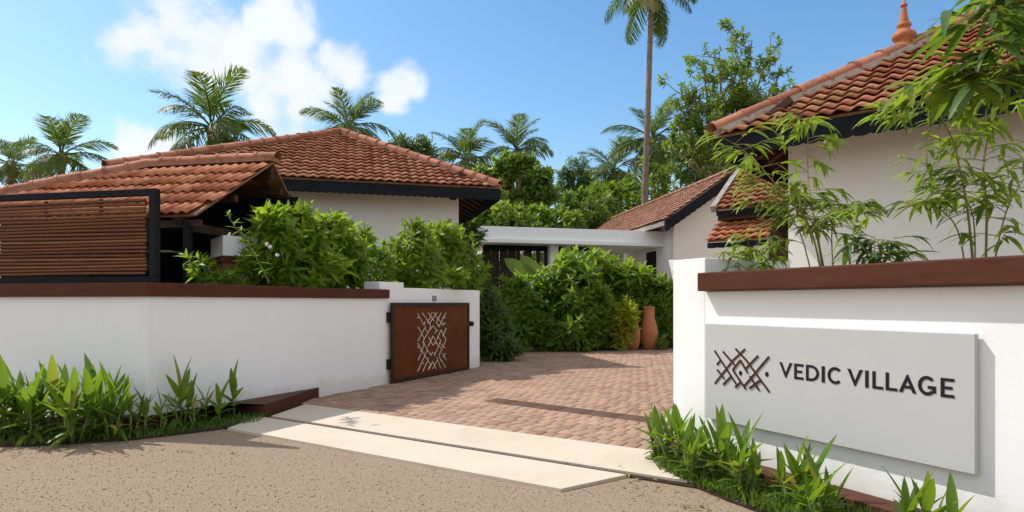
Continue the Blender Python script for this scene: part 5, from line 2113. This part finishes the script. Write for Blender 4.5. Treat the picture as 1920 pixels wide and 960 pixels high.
# ------------------------------------------------------------------ palms
def frond_mesh(seed, curl, rise_, sag, mat, L=1.0, npair=50):
    """one pinnate frond along +y starting at the crown; x is sideways"""
    r = random.Random(seed)
    VV, FF = [], []
    o_ = 0
    pts = []
    el = rise_
    y = z = 0.0
    n = 20
    for i in range(n + 1):
        pts.append((0.0, y, z))
        el -= curl * (0.35 + 1.3 * i / n) / n
        y += math.cos(el) * L / n
        z += math.sin(el) * L / n
    pts = np.array(pts)
    # rachis: thin three-sided stalk
    tub = MB()
    tub.tube([Vector(p) for p in pts], [0.016 * (1 - 0.85 * i / n) for i in range(n + 1)], 4, cap=False)
    VV.append(np.array(tub.v))
    FF.append(np.array(tub.f))
    o_ = len(tub.v)
    for i in range(npair):
        t = 0.17 + 0.83 * (i + 0.5) / npair
        k = t * n
        j = min(int(k), n - 1)
        p = pts[j] + (pts[j + 1] - pts[j]) * (k - j)
        tan = pts[j + 1] - pts[j]
        tan = tan / np.linalg.norm(tan)
        upn = np.array([0, -tan[2], tan[1]])
        ll = 0.36 * (math.sin(math.pi * min(1, 0.12 + 0.86 * t)) ** 0.7) * r.uniform(0.85, 1.1)
        for sgn_ in (-1, 1):
            out_ = np.array([sgn_, 0, 0])
            d = out_ * 0.72 + tan * r.uniform(0.45, 0.7) + upn * (0.22 - sag * 0.35) + np.array([r.gauss(0, .10), r.gauss(0, .10), r.gauss(0, .14) - sag * 0.25])
            d = d / np.linalg.norm(d)
            d2 = d + np.array([0, 0, -sag * 0.9 + r.gauss(0, .1)])
            d2 = d2 / np.linalg.norm(d2)
            m1 = p + d * ll * 0.5
            e_ = m1 + d2 * ll * 0.55
            wv = np.cross(d, upn)
            wv = wv / np.linalg.norm(wv) * 0.0098
            VV.append(np.array([p - wv * .6, p + wv * .6, m1 + wv, m1 - wv, e_ + wv * .15, e_ - wv * .15]))
            FF.append(np.array([(0, 1, 2, 3), (3, 2, 4, 5)]) + o_)
            o_ += 6
    return np_mesh('frond', np.concatenate(VV), np.concatenate(FF), mat)


FR = {'up': [frond_mesh(1 + i, 0.95, 0, 0.35, M['leaf_palm']) for i in range(2)],
      'mid': [frond_mesh(11 + i, 1.45, 0, 0.8, M['leaf_palm']) for i in range(3)],
      'low': [frond_mesh(21 + i, 1.1, 0, 0.85, M['leaf_palm']) for i in range(2)],
      'dry': [frond_mesh(31, 0.7, 0, 1.0, M['leaf_palm_dry'])]}


def palm(label, x, y, Y, rpx, basex=None, basey=None, trunk=0.2, n=17, seed=0, up_only=0.0, group='coconut palms behind the houses', low=1.0, nuts=True):
    r = random.Random(seed)
    c = P(x, y, Y)
    L = rpx / F * Y * 1.12
    bx = P(basex if basex else x + r.uniform(-15, 15), 567, Y).x
    t_ = thing('coconut_palm', label, 'palm', (bx, Y, 0), group)
    # trunk with ring scars
    pts_, rr = [], []
    nseg = 44
    for i in range(nseg + 1):
        q = i / nseg
        p = Vector((bx + (c.x - bx) * (q ** 0.75), Y, c.z * q))
        pts_.append(p)
        rr.append(trunk * (1.25 - 0.35 * min(1, q * 3) - 0.25 * q) * (1.0 + 0.06 * (i % 2)))
    MB().tube(pts_, rr, 10).build('trunk', M['bark'], t_, smooth=True)
    for i in range(n):
        q = (i + r.random() * 0.5) / n
        az = i * 2.399 + r.uniform(-.3, .3)
        el = 82 - 128 * low * q ** 0.9 + r.uniform(-7, 7)
        kind = 'up' if el > 48 else ('mid' if el > 0 else 'low')
        if el < -28 and r.random() < 0.35:
            kind = 'dry'
        el = R(el)
        me = r.choice(FR[kind])
        d = Vector((math.cos(az) * math.cos(el), math.sin(az) * math.cos(el), math.sin(el)))
        s = Vector((-math.sin(az), math.cos(az), 0)) * -1
        u = s.cross(d).normalized()
        if u.z < 0:
            s, u = -s, -u
        roll = r.uniform(-.35, .35)
        s2 = s * math.cos(roll) + u * math.sin(roll)
        u2 = s2.cross(d).normalized()
        inst('frond', me, t_, frame(c + d * trunk * 0.4, s2, d, u2, L * r.uniform(0.85, 1.12)))
    mb = MB()
    mb.tube([c - Z * trunk * 4, c - Z * trunk * 1.2, c + Z * trunk * 1.5], [trunk * 0.8, trunk * 1.35, trunk * 0.5], 9)
    mb.build('crown_shaft', M['nut'], t_, smooth=True)
    if nuts:
        for i in range(6):
            az = i * 1.05 + r.random()
            q = c + Vector((math.cos(az) * trunk * 1.5, math.sin(az) * trunk * 1.5, -trunk * r.uniform(1.0, 2.4)))
            MB().lathe(q, [(0.02, -.13), (0.09, -.09), (0.115, 0.0), (0.085, .1), (0.02, .14)], 8).build('coconut', M['nut'], t_, smooth=True)
    return t_


palm('coconut palm cut by the picture edge, beyond the bamboo screen', 22, 312, 34, 62, seed=1)
palm('coconut palm above the bamboo screen, second along the skyline', 115, 292, 32, 80, seed=2)
palm('large coconut palm rising behind the pavilion ridge against the cloud', 397, 240, 38, 104, seed=3, trunk=0.24, n=20)
palm('coconut palm standing directly behind the hipped roof peak', 652, 240, 50, 76, seed=4, n=18, low=0.85)
palm('small upright coconut palm beyond the hip end of the cream house', 872, 300, 62, 72, seed=5, n=17, low=0.75)
palm('coconut palm poking out of the broad leafy tree', 968, 282, 60, 68, seed=6, n=18, low=0.8)
palm('coconut palm with brown drooping fronds beside the leaning trunk', 1150, 322, 46, 72, seed=8, n=19, low=1.1)
palm('full coconut palm just behind the tall leaning trunk', 1224, 262, 40, 88, seed=9, n=21, low=1.15)
palm('very tall coconut palm whose crown is cut by the top edge', 1222, -22, 30, 86, basex=1196, trunk=0.185, n=17, seed=10, low=1.0)
palm('coconut palm low among the trees behind the faded tile roof', 1108, 395, 44, 62, seed=12, n=18, low=1.1)


# ------------------------------------------------------------------ broadleaf trees
def tree(name, label, base, ells, nclump, L, W, nl, mat, group, trunk_r=0.18, limbs=7, key=None, twig_r=0.03, inner=0.55, upbias=0.5):
    t_ = thing(name, label, 'tree', tuple(base), group)
    base = Vector(base)
    cx = sum(e_[0] for e_ in ells) / len(ells)
    cy = sum(e_[1] for e_ in ells) / len(ells)
    cz = min(e_[2] - e_[5] * 0.6 for e_ in ells)
    fork = Vector((cx * 0.5 + base.x * 0.5, cy * 0.5 + base.y * 0.5, cz))
    mb = MB()
    mb.tube(bez([base, base.lerp(fork, 0.5) + Vector((0.1, 0, 0)), fork], 5), [trunk_r * (1 - 0.04 * i) for i in range(11)], 9)
    p, nv = sample_shell(ells, nclump, inner)
    for e_ in ells:
        for i in range(limbs):
            a = nrs.normal(0, 1, 3)
            a /= np.linalg.norm(a)
            tp = Vector((e_[0] + a[0] * e_[3] * .8, e_[1] + a[1] * e_[4] * .8, e_[2] + a[2] * e_[5] * .8))
            md = fork.lerp(Vector(e_[:3]), 0.6) + Vector((rnd.uniform(-.2, .2), rnd.uniform(-.2, .2), 0))
            mb.tube(bez([fork, md, tp], 4), [trunk_r * 0.42 * (1 - 0.105 * q) + 0.004 for q in range(9)], 6, cap=False)
    mb.build('trunk', M['bark'], t_, smooth=True)
    wts = [whorl(nl, L, W, -10, 70, seed=i * 3 + 5, seg=2, droop=0.3, stem=0.6) for i in range(3)]
    d = nv + np.array([0, 0, upbias]) + nrs.normal(0, 0.3, nv.shape)
    ex, ey, ez = frames_from(d)
    sc = 0.7 + 0.6 * nrs.rand(len(p))
    VV, FF, o_ = [], [], 0
    for k in range(3):
        V, Fq = scatter(wts[k][0], wts[k][1], p[k::3], ex[k::3], ey[k::3], ez[k::3], sc[k::3])
        VV.append(V)
        FF.append(Fq + o_)
        o_ += len(V)
    np_obj('crown', np.concatenate(VV), np.concatenate(FF), mat, t_)
    return t_


def te(x, y, Y, rx, rz, dy=0.0, ry=None):
    k = Y / F
    return ((x - 960) * k, Y + dy, zat(y, Y), rx * k, (ry if ry else (rx + rz) / 2 * k), rz * k)


TG = 'broadleaf trees behind the houses'
tree('broadleaf_tree', 'dark round tree just above the hip end of the red roof', (-7.5, 46, 0), [te(755, 278, 46, 24, 26), te(790, 285, 46, 30, 28), te(772, 310, 46, 45, 28)], 520, 0.42, 0.12, 8, M['leaf_dark'], TG, 0.22)
tree('broadleaf_tree', 'broad leafy tree in front of a palm, beside the hipped roof', (0.2, 34, 0), [te(955, 312, 34, 30, 24), te(985, 300, 34, 18, 16), te(1005, 335, 34, 30, 34), te(1022, 362, 34, 20, 26), te(912, 330, 34, 24, 20), te(935, 352, 34, 30, 20), te(970, 375, 34, 40, 24)], 700, 0.46, 0.16, 8, M['leaf_canopy'], TG, 0.22, inner=0.35)
tree('broadleaf_tree', 'slim grey green tree between the leafy tree and the leaning trunk', (4.2, 44, 0), [te(1082, 318, 44, 24, 26), te(1060, 345, 44, 22, 30), te(1095, 360, 44, 24, 34)], 420, 0.36, 0.07, 9, M['leaf_dark'], TG, 0.16)
tree('broadleaf_tree', 'fine leaved dark tree low behind the airy tree', (11.5, 34, 0), [te(1310, 310, 34, 38, 40), te(1275, 280, 34, 25, 30)], 240, 0.34, 0.08, 9, M['leaf_dark'], TG, 0.2)

# airy tree: real branching, leaf rosettes only at the twig ends
def airy_tree(label, base, targets, Y, group):
    t_ = thing('airy_tree', label, 'tree', tuple(base), group)
    r = random.Random(5)
    mb = MB()
    base = Vector(base)
    fork = P(1362, 330, Y)
    mb.tube(bez([base, base.lerp(fork, .5) + Vector((.15, 0, 0)), fork], 5), [0.22 - 0.008 * i for i in range(11)], 9)
    tips = []
    for (x, y, k, dy) in targets:
        e_ = P(x, y, Y + dy)
        md = fork.lerp(e_, 0.5) + Vector(((e_.x - fork.x) * 0.10, 0, -abs(e_.x - fork.x) * 0.12 + r.uniform(-.2, .2)))
        c = bez([fork, md, e_], 5)
        mb.tube(c, [0.105 - 0.0085 * i for i in range(len(c))], 7, cap=False)
        for q in range(k):
            a = c[r.randint(4, len(c) - 1)]
            tp = a + Vector((r.gauss(0, .55), r.gauss(0, .5), abs(r.gauss(.35, .4))))
            c2 = bez([a, a.lerp(tp, .5) + Vector((r.gauss(0, .08), r.gauss(0, .08), -.04)), tp], 3)
            mb.tube(c2, [0.030, 0.026, 0.022, 0.018, 0.014, 0.012, 0.010][:len(c2)], 5, cap=False)
            tips.append((tp, (tp - a).normalized()))
            for w in range(2):
                b_ = c2[r.randint(2, len(c2) - 1)]
                t2 = b_ + Vector((r.gauss(0, .28), r.gauss(0, .28), abs(r.gauss(.16, .2))))
                mb.tube([b_, t2], [0.012, 0.007], 4, cap=False)
                tips.append((t2, (t2 - b_).normalized()))
    mb.build('trunk', M['bark'], t_, smooth=True)
    pts_, dirs = [], []
    for tp, d in tips:
        for w in range(2):
            pts_.append((tp.x + r.gauss(0, .10), tp.y + r.gauss(0, .10), tp.z + r.gauss(0, .09)))
            dirs.append((d.x + r.gauss(0, .4), d.y + r.gauss(0, .4), d.z + .5))
    pts_, dirs = np.array(pts_), np.array(dirs)
    ex, ey, ez = frames_from(dirs)
    VV, FF, o_ = [], [], 0
    wts = [whorl(9, 0.26, 0.085, -5, 70, seed=i + 77, seg=2, droop=0.3, stem=0.45) for i in range(3)]
    sc = 0.7 + 0.6 * nrs.rand(len(pts_))
    for k in range(3):
        V, Fq = scatter(wts[k][0], wts[k][1], pts_[k::3], ex[k::3], ey[k::3], ez[k::3], sc[k::3])
        VV.append(V)
        FF.append(Fq + o_)
        o_ += len(V)
    np_obj('crown', np.concatenate(VV), np.concatenate(FF), M['leaf_tree'], t_)
    return t_


airy_tree('airy tree with clumped bright leaves on bare forked branches against the sky', (8.4, 24, 0),
          [(1410, 75, 9, 0), (1395, 115, 9, .5), (1350, 110, 9, -.4), (1320, 140, 8, .4), (1375, 160, 10, 0), (1430, 130, 9, -.3), (1465, 120, 8, .2), (1460, 165, 8, .5), (1425, 185, 9, -.5), (1300, 175, 9, 0), (1275, 165, 7, .3),
           (1335, 195, 9, .6), (1385, 215, 9, -.6), (1280, 210, 8, .5), (1290, 245, 8, -.3), (1320, 255, 8, .4), (1345, 270, 7, 0), (1275, 280, 7, .3), (1300, 300, 7, -.3), (1440, 205, 7, .2)], 24, TG)

# green masses behind the link roof
UG = 'undergrowth shrubs behind the flat link'
for k, (x, y, rx, rz, Y, mat, key, lab) in enumerate(((930, 418, 40, 22, 25.5, 'leaf_canopy', 'ugm', 'bright shrub peeking over the flat roof beside the cream house'), (985, 425, 40, 18, 26, 'leaf_canopy', 'ugm', 'bright shrub over the middle of the flat roof'),
                                                  (1045, 424, 42, 20, 27, 'leaf_canopy', 'ugm', 'green shrub over the flat roof below the slim tree'), (1100, 405, 45, 32, 34, 'leaf_canopy', 'ugm', 'tall green shrub behind the low end of the faded roof'), (1160, 385, 50, 40, 38, 'leaf_canopy', 'ugm', 'green shrub mass at the foot of the leaning trunk'),
                                                  (1010, 398, 60, 30, 36, 'leaf_dark', 'ugd', 'dark shrub mass under the leafy tree'), (1250, 350, 60, 45, 36, 'leaf_canopy', 'ugm', 'green shrub mass behind the faded roof ridge'), (905, 400, 30, 34, 30, 'leaf_canopy', 'ugm', 'green shrub beside the open eave corner'))):
    bush('undergrowth_shrub', lab, 'shrub', [te(x, y, Y, rx, rz, ry=1.2), te(x - rx * .5, y + rz * .9, Y, rx * .7, rz, ry=1.1), te(x + rx * .5, y + rz * .9, Y, rx * .7, rz, ry=1.1)] + [te(x + rnd.uniform(-1, 1) * rx, y - rz * rnd.uniform(.5, 1.25), Y + rnd.uniform(-1, 1), rnd.uniform(6, 14), rnd.uniform(8, 18), ry=0.6) for _ in range(5)], key, M[mat], 50, 260, UG,
         L=0.40, W=0.11, nl=9, upbias=0.6, base_z=0.0, stems=5)
# distant tree belt closes the horizon
belt = []
for i in range(26):
    x = -700 + i * 135 + rnd.uniform(-30, 30)
    Y = 85 + rnd.uniform(-8, 8)
    belt.append(te(x, 470 + rnd.uniform(-14, 10), Y, 95, 75 + rnd.uniform(-10, 16), ry=4))
p, nv = sample_shell(belt, 9000, 0.7, 0.0)
wv_, wf_ = whorl(7, 1.0, 0.35, -10, 70, seed=3, seg=2, droop=0.3)
ex, ey, ez = frames_from(nv + np.array([0, 0, .5]) + nrs.normal(0, .3, nv.shape))
V, Fq = scatter(wv_, wf_, p, ex, ey, ez, 0.7 + 0.6 * nrs.rand(len(p)))
tag(np_obj('treeline', V, Fq, M['leaf_dark']), 'distant dark green belt of trees on the horizon', 'trees', kind='stuff')
